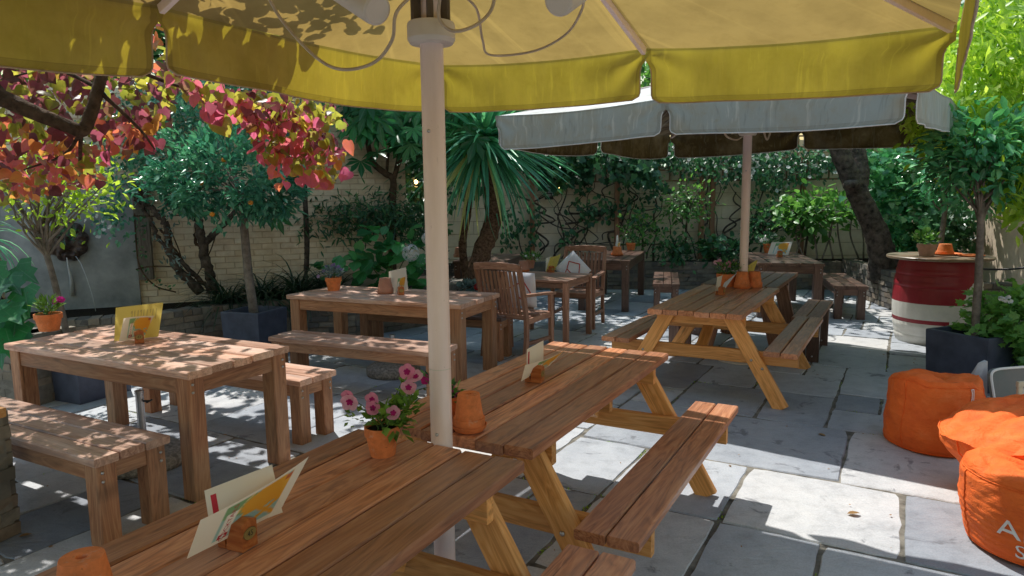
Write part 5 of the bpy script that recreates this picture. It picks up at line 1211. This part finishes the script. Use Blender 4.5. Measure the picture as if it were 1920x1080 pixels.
# --- redbud tree at left overhead
def rb_y(u): k = abs((u-960)/F); return 6.007/(1+1.636*k)
rb = thing('redbud_tree', 'red and purple heart leaved tree hanging in from the upper left', 'tree', (-3.4, 3.6, 0)); rbb = V3((-3.4, 3.6, 0))
mb = MB(); J = aty(152, 246, 3.55)
tube(mb, [p-rbb for p in smooth_path([(-3.75, 3.3, -.02), (-3.7, 3.35, 1.2), aty(-120, 120, 3.4), aty(0, 182, 3.45), aty(78, 217, 3.5), J], 6)], [.09, .075, .05, .042, .036, .034], 14, jit=.05)
tube(mb, [p-rbb for p in smooth_path([J-np.array([.03, 0, 0]), aty(160, 238, 3.56), aty(178, 188, 3.6), aty(200, 108, 3.7), aty(235, 0, 3.9), (-2.3, 4.6, 3.3)], 6)], [.036, .033, .03, .028, .024, .02], 12, jit=.04)
twigs = [[aty(200, 108, 3.7), aty(330, 160, 4.1), aty(450, 190, 4.5), aty(600, 250, 4.75), aty(630, 340, 4.8)], [aty(185, 165, 3.63), aty(100, 130, 3.8), aty(0, 150, 4.0)], [aty(185, 170, 3.6), aty(260, 240, 3.8), aty(290, 280, 3.9)],
         [J, aty(120, 290, 3.7), aty(40, 320, 3.8)], [J, aty(150, 300, 3.8), aty(150, 350, 4)], [(-2.3, 4.6, 3.3), (-2.9, 5.3, 3.4), (-3.4, 6, 3.3)], [(-2.3, 4.6, 3.3), (-1.9, 5.0, 3.3), (-1.3, 4.7, 3.1)], [(-2.3, 4.6, 3.3), (-2.8, 4.2, 3.2), (-3.4, 4.4, 3.1)],
         [aty(235, 0, 3.9), (-1.6, 3.6, 3.2), (-1.3, 3.0, 3.1)], [aty(620, 325, 4.8), aty(640, 328, 4.78), aty(672, 329, 4.75)]]
for tw in twigs: tube(mb, [p-rbb for p in smooth_path([V3(q) for q in tw], 5)], [.012, .004], 6)
mb.build('trunk', BARK, rb, smooth=True)
P = []; T = []; S = []
def addleaf(poly, n, lo, hi, tints, s=(.042, .078)):
    for u, v in inreg(poly, n):
        y = rb_y(u)+rng.uniform(lo, hi); P.append(aty(u, v, y)); T.append(np.clip(rng.choice(tints)+rng.normal(0, .035), 0, 1)); S.append(rng.uniform(*s))
addleaf([(-60, 70), (250, 100), (330, 150), (320, 230), (190, 250), (-60, 230)], 700, .75, 2.2, [.02, .05, .1, .12, .2, .2, .36, .38, .40, .42, .5])
addleaf([(-60, 210), (120, 250), (200, 280), (190, 340), (120, 350), (60, 370), (-60, 380)], 380, .55, 1.6, [.1, .2, .38, .64, .72, .8, .84, .9, .36])
addleaf([(175, 225), (290, 200), (300, 275), (230, 295), (180, 280)], 90, .65, 1.1, [.05, .1, .2, .64, .8, .9])
addleaf([(300, 130), (460, 165), (620, 190), (650, 235), (480, 230), (340, 175)], 300, .25, .9, [.1, .2, .36, .38, .4, .42, .5, .96])
addleaf([(360, 165), (470, 180), (500, 250), (400, 235)], 70, .3, .7, [.85, .95, 1, .2, .5])
addleaf([(450, 200), (600, 215), (650, 290), (560, 330), (480, 275)], 260, .3, .8, [.12, .2, .36, .38, .42, .5, .88, .95, 1, .97])
addleaf([(470, 260), (530, 270), (545, 345), (520, 345)], 16, .3, .6, [.85, .8, .95]); addleaf([(545, 270), (640, 290), (640, 350), (560, 340)], 22, .3, .6, [.36, .42, .95, .6])
for (u, v, tt, s) in ((613, 350, .84, .13), (582, 338, .95, .13), (519, 320, .86, .12), (655, 335, 1, .09), (645, 343, 1, .06), (610, 268, .42, .13), (605, 335, .42, .13), (655, 278, .82, .11), (545, 275, .9, .13), (490, 290, .95, .12), (410, 235, .42, .12), (392, 215, .97, .12)):
    P.append(aty(u, v-14, rb_y(u)+.35)); T.append(tt); S.append(s)
nv = len(P)
for k in range(420):
    P.append((rng.uniform(-4.3, -2.7), rng.uniform(3.3, 5.0), rng.uniform(3.1, 3.7))); T.append(rng.choice([.1, .2, .36, .42, .5])); S.append(rng.uniform(.09, .13))
# leaf cloud above and behind, that dapples the left tables
for k in range(900):
    x, y = rng.uniform(-4.4, -1.95), rng.uniform(4.9, 7.4); z = rng.uniform(2.75, 3.7)
    if x > -2.25-.12*(y-5) and rng.random() < .8: continue
    if mnoise.noise(Vector((x*1.6, y*1.6, 3.3))) < -.22: continue
    P.append((x, y, z)); T.append(rng.choice([.1, .2, .36, .42, .5, .64, .8])+rng.normal(0, .03)); S.append(rng.uniform(.085, .125))
for k in range(5200):
    x, y = rng.uniform(-3.4, -.6), rng.uniform(1.2, 5.7); z = (2.95 if x > -1.75+(y-3.34)*.611 else 2.6)+rng.uniform(.05, .55)
    if x < -1.63+(y-3.34)*.611-(.6 if y < 4.3 else .05): continue
    if x > -1.12+.35*mnoise.noise(Vector((y*2, x, 0))) and rng.random() < .85: continue
    P.append((x, y, z)); T.append(rng.choice([.2, .36, .42, .5])+rng.normal(0, .03)); S.append(rng.uniform(.09, .13))
P = V3(P)-rbb; n = len(P); A = nrm(np.array([0, -.1, -.9])+rdir(n)*.85); Nn = nrm(np.array([.1, -.55, .5])+rdir(n)*1.25); Nn[nv:] = nrm(np.array([-.2, .3, 1])+rdir(n-nv)*.7); A[nv:] = nrm(np.array([.2, -.4, -.5])+rdir(n-nv)*.8)
leaves('crown', L_CERCIS, rb, P, A, Nn, S, HEART, T)

# --- standard tree at the fountain
tp = aty(76, 438, 5.75)
plant('standard_tree', 'small round headed tree with light green leaves in front of the lion fountain', 'tree', (-3.80, 5.8, .3), [(-3.80, 5.8, .3), (-3.86, 5.78, .9), tp], (.028, .024), [(aty(90, 335, 5.75), (.52, .42, .30), 60, 16)], .065, L_LIME, OVATE, BARKG, .8, 34, br=.012, down=-.2)
# --- orange tree
ob = V3((-2.80, 7.36, .4)); tp = aty(455, 392, 7.36)
t, b = plant('orange_tree', 'round headed orange tree with glossy blue green leaves in a square planter', 'tree', ob, [ob, (-2.84, 7.36, .9), tp, tp+np.array([0, 0, .15])], (.05, .038), [(aty(432, 325, 7.36), (.70, .58, .44), 190, 14), (aty(350, 350, 7.3), (.35, .35, .25), 45, 14), (aty(500, 365, 7.3), (.36, .35, .22), 45, 14)], .095, L_CITRUS, OVATE, BARKG, .72, 26, spread=.05, outw=1.1, down=-.15, shell=.72)
mb = MB()
for (u, v) in ((377, 343), (536, 343), (398, 402), (470, 380), (420, 300)):
    q = aty(u, v, 6.95)-b; lathe(mb, [(.004, -.024), (.02, -.016), (.027, 0), (.02, .018), (.004, .024)], 12, q)
mb.build('fruit', simple('orange_fruit', (.75, .28, .02), .5), t, smooth=True)
# --- twisted vines on the left wall
vb = V3((-3.7, 8.2, .5)); t = thing('twisted_vine', 'dark gnarled vine with twisted trunks climbing the cream wall by the fountain', 'climber', tuple(vb))
Y = lambda u: 7.85+.45*(u-250)/200
vp = lambda *pts: [aty(u, v, Y(u)) for u, v in pts]
for pth, r in ((vp((398, 548), (394, 515), (380, 470), (376, 435), (372, 415), (350, 395), (318, 380), (302, 350), (300, 310)), (.062, .05, .045, .035)), (vp((380, 462), (400, 440), (425, 415), (440, 395), (445, 370)), (.04, .025)), (vp((375, 548), (340, 510), (318, 470), (312, 425), (292, 398), (270, 378), (258, 350)), (.055, .035, .03)),
               (vp((385, 535), (345, 495), (300, 450), (280, 410), (262, 380), (240, 355)), (.028, .018)), (vp((390, 540), (350, 500), (322, 460), (300, 430)), (.02, .014)), (vp((378, 466), (365, 450), (372, 415)), (.02, .014))):
    mb = MB(); tube(mb, [p-vb+rng.normal(0, .008, 3) for p in smooth_path(pth, 7)], r, 10, jit=.12); mb.build('vine_trunk', BARKD if r[0] > .025 else BARK, t, smooth=True)
mb = MB()
for pth in (vp((252, 400), (255, 450), (262, 500), (290, 535), (330, 548)), vp((250, 375), (300, 400), (330, 455), (345, 500)), vp((355, 540), (390, 480), (405, 440)), vp((250, 405), (320, 405), (400, 395)), vp((330, 500), (280, 500), (255, 505))): tube(mb, [p-vb for p in smooth_path(pth, 6)], .008, 6)
mb.build('thin_stem', BARK, t, smooth=True)
P = region([(255, 385), (275, 385), (275, 500), (330, 540), (300, 545), (255, 520)], 70, 7.85, 8.0); P2 = np.array([aty(u+rng.normal(0, 12), v+rng.normal(0, 6), 7.8) for u, v in ((300, 395), (307, 420), (295, 452), (316, 447), (322, 472), (315, 490), (330, 490), (345, 512), (355, 520)) for _ in range(7)])
leaves('foliage', L_DARK, t, P-vb, nrm(rdir(len(P))+np.array([0, -.5, 0])), rdir(len(P))+np.array([0, -1, .5]), .05, SMALL, rng.random(len(P)), 1.2)
leaves('silver_foliage', L_GREY, t, P2-vb, nrm(rdir(len(P2))+np.array([0, -.3, .2])), rdir(len(P2))+np.array([0, -1, .5]), .07, LANCE, rng.random(len(P2)), 1.3)
# --- climbing rose along the wall top
P = np.concatenate([region([(170, 180), (420, 140), (420, 300), (330, 330), (250, 340), (180, 300)], 330, 7.7, 8.4), region([(300, 120), (620, 150), (600, 260), (330, 240)], 240, 8.2, 9.0), region([(185, 330), (240, 345), (235, 430), (195, 440)], 40, 7.6, 7.9)])
climb('climbing_rose', 'climbing rose with small cream flowers along the top of the fountain wall', 'climber', P, .065, L_CITRUS, OVATE, per=7, sp=.09, flowers=(F_WHITE, 120, .05, BLOOM))
P = region([(95, 425), (150, 425), (150, 445), (95, 450)], 14, 7.65, 7.72); climb('fern', 'small green fern growing over the lion head', 'fern', P, .07, L_DARK, LANCE, (0, -.5, .3), per=5, sp=.03)
# --- shrubs, grasses, hydrangea in the left planter
for i, (u, v, y, s, l) in enumerate(((425, 545, 7.95, .62, 'dark strap leaved grass clump beside the twisted vine'), (495, 545, 8.2, .66, 'dark strap leaved grass clump behind the orange tree trunk'), (560, 540, 8.4, .72, 'dark strap leaved grass clump right of the orange tree'), (620, 520, 8.7, .6, 'dark strap leaved grass clump left of the hydrangea'))):
    b = aty(u, v, y); b[2] = .43; t = thing('grass_clump', l, 'plant', tuple(b), 0, 'dark grass clumps in the left planter'); n = 190; d = rdir(n); d[:, 2] = np.abs(d[:, 2])*1.2+.35
    leaves('blades', L_GRASS, t, rng.normal(0, .05, (n, 3))*np.array([1, 1, .1]), d, np.array([0, 0, 1])+rng.normal(0, .15, (n, 3)), s*(.6+.6*rng.random(n)), GRASS, rng.random(n))
hb = V3((-1.55, 8.6, .45)); t = thing('hydrangea', 'green hydrangea bush with one round pale blue flower head left of the pole', 'shrub', tuple(hb))
P = np.concatenate([region([(690, 420), (800, 430), (805, 540), (680, 545), (650, 500)], 120, 8.35, 8.9), region([(595, 480), (640, 475), (650, 520), (600, 525)], 14, 8.3, 8.4)]); n = len(P)
leaves('foliage', L_HYD, t, P-hb, nrm(np.array([0, -.8, -.15])+rdir(n)*.8), nrm(np.array([0, -.5, 1])+rdir(n)*.4), .20*(.7+.5*rng.random(n)), OVATE, .3+.7*rng.random(n), 1.25)
for (u, v, r) in ((770, 474, .10), (802, 447, .07)):
    c = aty(u, v, 8.0)-hb; d = rdir(170); leaves('flower_head', F_BLUE, t, c+d*r, nrm(np.cross(d, rdir(170))), d, .036, FOURP, rng.random(170))
stems(t, (0, 0, 0), [(-.3, -.1, .5), (.1, -.1, .7), (.3, -.1, .6), (0, .1, .8)], .008)
P = region([(580, 390), (700, 380), (800, 400), (800, 440), (690, 430), (560, 450)], 210, 8.9, 9.4); climb('fine_leaved_shrub', 'dark fine leaved bamboo like shrub above the hydrangea', 'shrub', P, .12, L_DARK, LANCE, (0, -.4, -.2), per=9, sp=.10, wid=.8)
P = region([(560, 130), (810, 130), (810, 440), (640, 400), (560, 330)], 420, 9.5, 10.6); t, b = climb('evergreen_hedge', 'tall dark evergreen foliage filling the corner left of the pole', 'hedge', P, .11, L_DARK, OVATE, per=11, sp=.16)
addvines(t, b, [[aty(573, 540, 9.0), aty(575, 450, 9.0), aty(570, 330, 9.0)], [aty(640, 520, 9.6), aty(650, 400, 9.6), aty(640, 250, 9.8)]], (.045, .035), BARKD, 'trunk')
P = region([(790, 200), (960, 210), (960, 300), (880, 340), (800, 350)], 150, 11.6, 12.6); climb('evergreen_hedge', 'dark evergreen foliage behind the palm right of the pole', 'hedge', P, .12, L_DARK, OVATE, per=10, sp=.18)
P = region([(800, 440), (815, 400), (835, 440), (830, 520), (800, 530)], 40, 8.5, 8.9); climb('flowering_shrub', 'pale speckled shrub with tiny white flowers behind the pole', 'shrub', P, .05, L_GREY, SMALL, (0, -.2, .5), per=8, sp=.05, flowers=(F_WHITE, 90, .025, FOURP))
# fatsia
fbp = aty(737, 400, 9.2); fbp[2] = .43; t = thing('fatsia', 'large palmate leaved fatsia with pale branching trunk left of the pole', 'tree', tuple(fbp)); mb = MB()
for pth, r in ((((737, 560), (736, 390), (737, 338), (722, 325), (700, 305), (690, 270), (688, 235)), (.05, .045, .04, .03)), (((737, 340), (745, 310), (750, 270), (748, 230)), (.035, .025)), (((742, 320), (760, 285), (800, 250), (830, 230)), (.03, .02)), (((725, 325), (728, 290), (735, 260)), (.02, .015))):
    tube(mb, smooth_path([aty(u, v, 9.2)-fbp for u, v in pth], 6), r, 10, jit=.03)
mb.build('trunk', BARK, t, smooth=True)
P = np.concatenate([region([(640, 185), (800, 185), (800, 265), (740, 275), (700, 245), (650, 250)], 40, 8.6, 9.3), region([(842, 200), (905, 205), (905, 265), (850, 260)], 9, 8.8, 9.2), np.array([aty(706, 285, 9.0), aty(676, 302, 8.9), aty(520, 400, 8.6), aty(500, 395, 8.6)])]); n = len(P)
leaves('crown', L_HYD, t, P-fbp, nrm(np.array([0, -.5, -.75])+rdir(n)*.5), nrm(np.array([0, -.8, .5])+rdir(n)*.35), .30*(.7+.5*rng.random(n)), PALMATE, rng.random(n)*.8)
# palm
def palmtree(label, base, top, tr, crown, n, s, extra=None, drop=0.25):
    base = V3(base); t = thing('cordyline_palm', label, 'palm', tuple(base)); mb = MB()
    tube(mb, smooth_path([np.zeros(3), (V3(top)-base)*.5+rng.normal(0, .03, 3), V3(top)-base, V3(crown)-base], 8), tr, 16, jit=.07); mb.build('trunk', simple('palm_bark', (.25, .15, .10), .95, .1, var=.4, scale=30, bump=1, bdist=.03) if 'palm_bark' not in bpy.data.materials else bpy.data.materials['palm_bark'], t, smooth=True)
    d = rdir(n); d[:, 2] = d[:, 2]*.75+.12; d = nrm(d); dead = (d[:, 2] < -.5) & (rng.random(n) < .16); T = np.where(dead, .98, rng.random(n)*.9)
    up = np.array([0, 0, 1])+rng.normal(0, .2, (n, 3)); leaves('crown', L_PALM, t, V3(crown)-base+d*.06, d, up, s*(.75+.4*rng.random(n)), STRAP, T, 1.0)
    return t
palmtree('spiky palm with green strap leaves and rough leaning trunk beside the pole', (-.56, 9.45, .42), aty(925, 400, 9.5), (.15, .13, .11, .09), aty(905, 262, 9.45), 420, 1.3)
palmtree('slim second palm trunk with spiky head behind the pole', (-.62, 9.75, .42), aty(878, 380, 9.8), (.06, .055, .05), aty(868, 235, 9.8), 90, .95)
gb = aty(885, 548, 9.2); t = thing('geranium', 'small variegated plant with one red geranium flower in the planter by the palm', 'plant', tuple(gb)); bush(t, (0, 0, .08), (.18, .12, .06), 110, .07, L_GREY, OVATE, .6); c = aty(895, 538, 9.05)-gb; d = rdir(60); leaves('flower_head', F_RED, t, c+d*.045, nrm(np.cross(d, rdir(60))), d, .03, FOURP, rng.random(60))
# --- back wall climbers
P = np.concatenate([region([(980, 265), (1260, 275), (1250, 298), (1120, 308), (985, 312)], 130, 12.6, 13.05), region([(1140, 280), (1215, 290), (1255, 360), (1225, 345), (1150, 320)], 60, 12.3, 12.6), region([(1010, 310), (1110, 310), (1100, 350), (1030, 345)], 40, 12.8, 13.0)])
t, b = climb('climbing_vine', 'broad leaved green vine hanging over the trellis left of the far pole', 'climber', P, .14, L_DARK, IVY, per=6, sp=.11)
BY = 13.05
def wander(u0, v0, u1, v1, amp=14, k=6): return [aty(u0+(u1-u0)*q/k+rng.normal(0, amp)*(0 < q < k), v0+(v1-v0)*q/k+rng.normal(0, amp*.5)*(0 < q < k), BY) for q in range(k+1)]
addvines(t, b, [wander(1048, 520, 1052, 330), wander(1012, 470, 1020, 340), wander(1060, 420, 1180, 380, 18), wander(1070, 450, 1160, 340, 11), wander(1150, 470, 1190, 330), wander(960, 360, 1080, 430, 12), wander(1085, 500, 1120, 380, 16), wander(1065, 400, 1240, 390, 12)], (.022, .010), BARKD)
addvines(t, b, [wander(u0+rng.normal(0, 8), 485, u0+rng.normal(0, 45), 330+rng.normal(0, 15), 8, 7) for u0 in (975, 1000, 1030, 1060, 1095, 1120, 1150, 1185, 1210, 1250, 1275, 1300, 1335, 1355, 1385, 1440)], (.013, .006), BARKD, 'thin_stem')
addvines(t, b, [wander(1050, 456, 1330, 458, 4, 9), wander(1180, 440, 1100, 330, 11), wander(1075, 380, 1075, 480, 10), wander(1130, 450, 1200, 400, 11), wander(1040, 400, 1150, 460, 11)], (.012, .007), BARKD, 'thin_stem')
P = np.concatenate([region([(1075, 380), (1190, 370), (1200, 400), (1090, 405)], 26, 12.85, 13.0), region([(940, 380), (1010, 390), (1000, 470), (945, 460)], 34, 12.8, 13.0), region([(1060, 430), (1080, 450), (1075, 470), (1055, 470)], 8, 12.9, 13), region([(1090, 400), (1125, 395), (1125, 412), (1095, 415)], 8, 12.9, 13), region([(1170, 350), (1230, 350), (1240, 430), (1190, 430)], 18, 12.7, 13)])
climb('wall_creeper', 'sparse dark creeper leaves scattered over the cream back wall', 'climber', P, .11, L_DARK, OVATE, per=5, sp=.09)
P = np.concatenate([region([(1240, 275), (1580, 280), (1570, 325), (1450, 335), (1330, 330), (1260, 320)], 250, 12.5, 13.05), region([(1410, 330), (1470, 330), (1470, 400), (1420, 410)], 26, 12.6, 13)])
t, b = climb('jasmine', 'dark jasmine with many small white flowers behind the far parasol pole', 'climber', P, .09, L_DARK, OVATE, per=8, sp=.10, flowers=(F_WHITE, 120, .065, BLOOM))
addvines(t, b, [wander(1225, 490, 1235, 330, 8), wander(1310, 480, 1330, 330, 12), wander(1370, 480, 1380, 360, 10), wander(1420, 490, 1430, 340, 14), wander(1345, 480, 1400, 380, 14), wander(1450, 450, 1470, 380, 14)], (.024, .012), BARKD)
def smalltree(label, base, stem, crown, rad, nc, per, size, mat, tpl=OVATE): return plant('shrub', label, 'shrub', base, stem, (.022, .016), [(crown, rad, nc, per)], size, mat, tpl, BARKD, 1.0, 12, br=.012)
c = aty(1290, 385, 12.3); smalltree('rounded light green shrub on thin stems against the back wall', (c[0]+.05, 12.45, .43), [(c[0]+.05, 12.45, .43), (c[0], 12.4, .9), c], c, (.38, .32, .32), 44, 11, .085, L_MID)
c = aty(1205, 432, 12.3); smalltree('small light green shrub behind the back wall table', (c[0], 12.5, .43), [(c[0], 12.5, .43), (c[0]+.03, 12.45, .7), c], c, (.30, .25, .22), 30, 10, .08, L_MID)
c = aty(1525, 398, 11.9); smalltree('broad dark green shrub on bare stems left of the leaning tree trunk', (c[0], 12.2, .43), [(c[0], 12.2, .43), (c[0], 12.1, .9), c], c, (.66, .42, .30), 66, 10, .16, L_MID)
c = aty(1265, 470, 12.3); smalltree('low dark bush on the back planter between the two back tables', (c[0], 12.5, .43), [(c[0], 12.5, .43), (c[0], 12.45, .5), c], c, (.28, .2, .16), 36, 10, .1, L_DARK)
c = aty(1360, 475, 12.3); smalltree('low broad leaved bush on the back planter left of the far pole', (c[0], 12.5, .43), [(c[0], 12.5, .43), (c[0], 12.45, .5), c], c, (.3, .2, .15), 30, 9, .16, L_DARK)
c = aty(1435, 425, 12.2); smalltree('leafy bush behind the wide cream menu', (c[0], 12.4, .43), [(c[0], 12.4, .43), (c[0], 12.4, .6), c], c, (.3, .25, .2), 26, 10, .1, L_DARK)
# stems in the back right corner
t = thing('bare_stems', 'thin bare upright stems under the dark shrub beside the leaning trunk', 'stems', tuple(aty(1560, 480, 11.9)*np.array([1, 1, 0])+np.array([0, 0, .45]))); tb = V3(t.location[:])
addvines(t, tb, [[aty(u+rng.normal(0, 6), 485, 11.9), aty(u+rng.normal(0, 8), 440, 11.9), aty(u+rng.normal(0, 10), 400, 11.9)] for u in (1490, 1505, 1530, 1545, 1560, 1580, 1598, 1610)], (.016, .012), BARKG)
# leaning tree
lb = V3((5.66, 10.35, .4)); t = thing('leaning_tree', 'dark leaning tree trunk forking under the edge of the far parasol', 'tree', tuple(lb)); mb = MB()
tube(mb, [p-lb for p in smooth_path([lb, aty(1655, 480, 10.3), aty(1640, 430, 10.3), aty(1612, 370, 10.3), aty(1592, 325, 10.3), aty(1568, 270, 10.3), aty(1540, 200, 10.3), aty(1500, 100, 10.5)], 7)], [.24, .19, .165, .15, .14, .125, .1, .08], 18, jit=.05)
tube(mb, [p-lb for p in smooth_path([aty(1606, 352, 10.35), aty(1612, 320, 10.4), aty(1606, 280, 10.5), aty(1600, 200, 10.6), aty(1640, 80, 10.8)], 7)], [.15, .13, .12, .1, .07], 14, jit=.05)
lathe(mb, [(.10, -.06), (.12, 0), (.09, .05), (.03, .06)], 12, aty(1597, 345, 10.08)-lb, tint=.5); mb.build('trunk', BARKD, t, smooth=True)
Pc = []
for c, rad, nc in (((3.7, 11.5, 4.4), (1.5, 1.3, .7), 34), ((2.3, 12.2, 4.6), (1.6, 1.1, .8), 30), ((4.3, 9.6, 4.8), (1.0, .8, .5), 16)):
    Pc.append(clumps(V3(c)-lb, rad, nc, 16, .2, .3))
leaves('crown', L_MID, t, np.concatenate([p[0] for p in Pc]), np.concatenate([p[1] for p in Pc]), np.concatenate([p[2] for p in Pc]), .14, OVATE, np.concatenate([p[3] for p in Pc]))
# --- right hand side
P = region([(1605, 285), (1760, 290), (1800, 420), (1780, 470), (1690, 470), (1660, 420)], 420, 10.6, 11.4); climb('ivy', 'glossy ivy mass glinting in sun right of the leaning trunk', 'climber', P, .11, L_GLOSS, IVY, (0, -.6, -.4), per=9, sp=.13)
P = region([(1740, 390), (1830, 390), (1825, 460), (1790, 470), (1740, 430)], 110, 9.2, 9.8); climb('ivy', 'dark ivy trailing on the wall behind the barrel table', 'climber', P, .09, L_DARK, IVY, (0, -.4, -.8), per=7, sp=.08)
c = aty(1790, 345, 8.9); plant('standard_tree', 'slim trunked standard tree rising behind the barrel table', 'tree', (6.0, 9.1, .45), [(5.6, 9.0, .45), aty(1766, 440, 9.0), aty(1774, 375, 9.0)], (.035, .03), [(aty(1800, 325, 8.9), (.45, .38, .34), 70, 12)], .11, L_GLOSS, OVATE, BARKG, .9, 16)
c = aty(1842, 280, 5.85); plant('bay_tree', 'standard bay tree with dark glossy leaves growing from the ivy filled planter', 'tree', (4.02, 5.86, .3), [(4.02, 5.86, .3), aty(1836, 500, 5.86), aty(1840, 380, 5.86)], (.034, .028), [(c, (.36, .33, .27), 80, 12), (aty(1875, 325, 5.85), (.24, .26, .14), 30, 12)], .115, L_GLOSS, OVATE, BARKG, .75, 24, spread=.09, shell=.45)
P = np.concatenate([region([(1755, 60), (1930, -40), (1990, 60), (1980, 330), (1880, 330), (1760, 250), (1730, 160)], 420, 6.1, 7.4), region([(1700, 160), (1780, 130), (1800, 260), (1720, 280)], 60, 7.0, 7.8), region([(1870, 280), (1960, 280), (1960, 420), (1890, 400)], 45, 5.6, 6.2)])
t, b = climb('wisteria', 'bright lime green sunlit wisteria billowing over the right wall', 'climber', P, .13, L_LIME, LANCE, (0, -.35, -.75), per=12, sp=.10, wid=1.5, spread=.8)
addvines(t, b, [[(6.1, 7.0, .0), (6.0, 6.9, 1.5), aty(1900, 250, 6.6), aty(1850, 120, 6.8)], [aty(1900, 250, 6.6), aty(1960, 160, 6.4), aty(1990, 40, 6.4)]], (.05, .02), BARKD)
# ivy in the right planter
ib = V3((4.03, 5.86, .4)); t = thing('ivy_plant', 'bushy ivy with green and lime leaves spilling over the dark planter', 'plant', tuple(ib)); P, A, N_, T, C = clumps((.38, -.05, .17), (.42, .40, .22), 120, 12, .05, .6)
P2, A2, N2, T2, C2 = clumps((.56, -.36, -.04), (.36, .26, .27), 110, 12, .05, .6); A2 = nrm(A2+np.array([0, 0, -.6]))
leaves('foliage', L_MID, t, np.concatenate([P, P2]), np.concatenate([A, A2]), np.concatenate([N_, N2]), .075*(.6+.7*rng.random(len(P)+len(P2))), IVY, np.concatenate([T, T2])+.3)
leaves('flowers', F_WHITE, t, V3([(.0+.1*rng.random(), -.25, .36+.05*rng.random()) for _ in range(14)]), rdir(14), rdir(14)+np.array([0, -1, 1]), .035, BLOOM, rng.random(14))
# large leaved plant and blades at the left edge
eb = V3((-4.45, 5.35, .0)); t = thing('large_leaved_plant', 'big glossy green leaves at the left edge beside the left table', 'plant', tuple(eb))
P = np.array([aty(u, v, y) for u, v, y in ((-10, 540, 5.2), (15, 520, 5.3), (30, 500, 5.5), (5, 580, 5.1), (30, 590, 5.2), (10, 615, 5.1), (45, 540, 5.25), (-15, 500, 5.4), (20, 560, 5.3), (-20, 600, 5.2), (40, 610, 5.3), (0, 640, 5.2))]); n = len(P)
leaves('foliage', L_HYD, t, P-eb, nrm(np.array([.6, -.5, -.5])+rdir(n)*.35), nrm(np.array([.1, -.7, .7])+rdir(n)*.3), .30*(.7+.5*rng.random(n)), IVY, .1+.4*rng.random(n), .9); stems(t, (0, 0, .3), [p-eb for p in P], .006)
yb = aty(-40, 460, 6.2); t = thing('spiky_plant', 'spiky blue green blades at the left edge under the red leaves', 'plant', tuple(yb)); n = 60; d = rdir(n); leaves('blades', L_PALM, t, np.zeros((n, 3)), d, np.array([0, 0, 1.])+rng.normal(0, .2, (n, 3)), .5, STRAPD, rng.random(n)*.9, 1.3)
# planting at the foot of the planter trees
# --- trees beyond the walls
def bgtree(label, base, h, crowns, mat, size=.17, per=15):
    base = V3(base); t = thing('background_tree', label, 'tree', tuple(base), 0, 'trees beyond the garden walls'); mb = MB(); top = np.array([.1, 0, h]); tube(mb, smooth_path([np.zeros(3), (.05, 0, h*.5), top], 5), [.16, .08], 10)
    Pc = []
    for c, rad, nc in crowns:
        p = clumps(V3(c)-base, rad, nc, per, .22, .35); Pc.append(p)
        for q in p[4][:8]: tube(mb, smooth_path([top*.85, (top+q)/2, q], 3), [.05, .012], 6)
    mb.build('trunk', BARKD, t, smooth=True); P_ = np.concatenate([p[0] for p in Pc]); n = len(P_)
    leaves('crown', mat, t, P_, np.concatenate([p[1] for p in Pc]), np.concatenate([p[2] for p in Pc]), size*(.7+.6*rng.random(n)), OVATE, np.concatenate([p[3] for p in Pc]))
bgtree('mid green tree beyond the wall above the lion fountain', (-6.5, 10.2, 0), 4, [((-6.3, 9.6, 3.6), (1.8, 1.2, 1.1), 150), ((-5.0, 9.8, 4.6), (1.5, 1.1, 1.0), 100)], L_MID)
bgtree('dark tree beyond the wall behind the orange tree', (-3.6, 11.2, 0), 4.2, [((-3.6, 10.4, 3.5), (1.6, 1.0, 1.1), 150), ((-2.6, 10.2, 4.8), (1.5, 1.2, .8), 75), ((-2.1, 8.5, 4.3), (1.5, .9, .5), 85)], L_DARK)
bgtree('dark tree beyond the corner left of the pole', (-1.6, 14.6, 0), 4.5, [((-1.4, 13.9, 3.6), (1.8, .9, 1.5), 190), ((-.6, 12.2, 5.1), (1.7, 1.3, .8), 50)], L_DARK)
bgtree('light green tree beyond the back wall behind the palm', (1.0, 15.5, 0), 4.5, [((.4, 15.0, 3.6), (1.9, 1.0, 1.4), 160)], L_LIME)
bgtree('mid green tree beyond the back wall behind the far parasol', (4.4, 15.6, 0), 4.5, [((4.0, 15.2, 3.6), (2.6, 1.0, 1.4), 200)], L_MID)
bgtree('mid green tree beyond the back right corner', (8.2, 13.2, 0), 5, [((8.0, 12.6, 3.8), (1.8, 1.8, 1.6), 210)], L_MID)
bgtree('sunlit light tree beyond the right wall', (8.8, 9.2, 0), 5, [((8.4, 8.6, 3.6), (1.6, 1.8, 1.6), 190)], L_LIME)
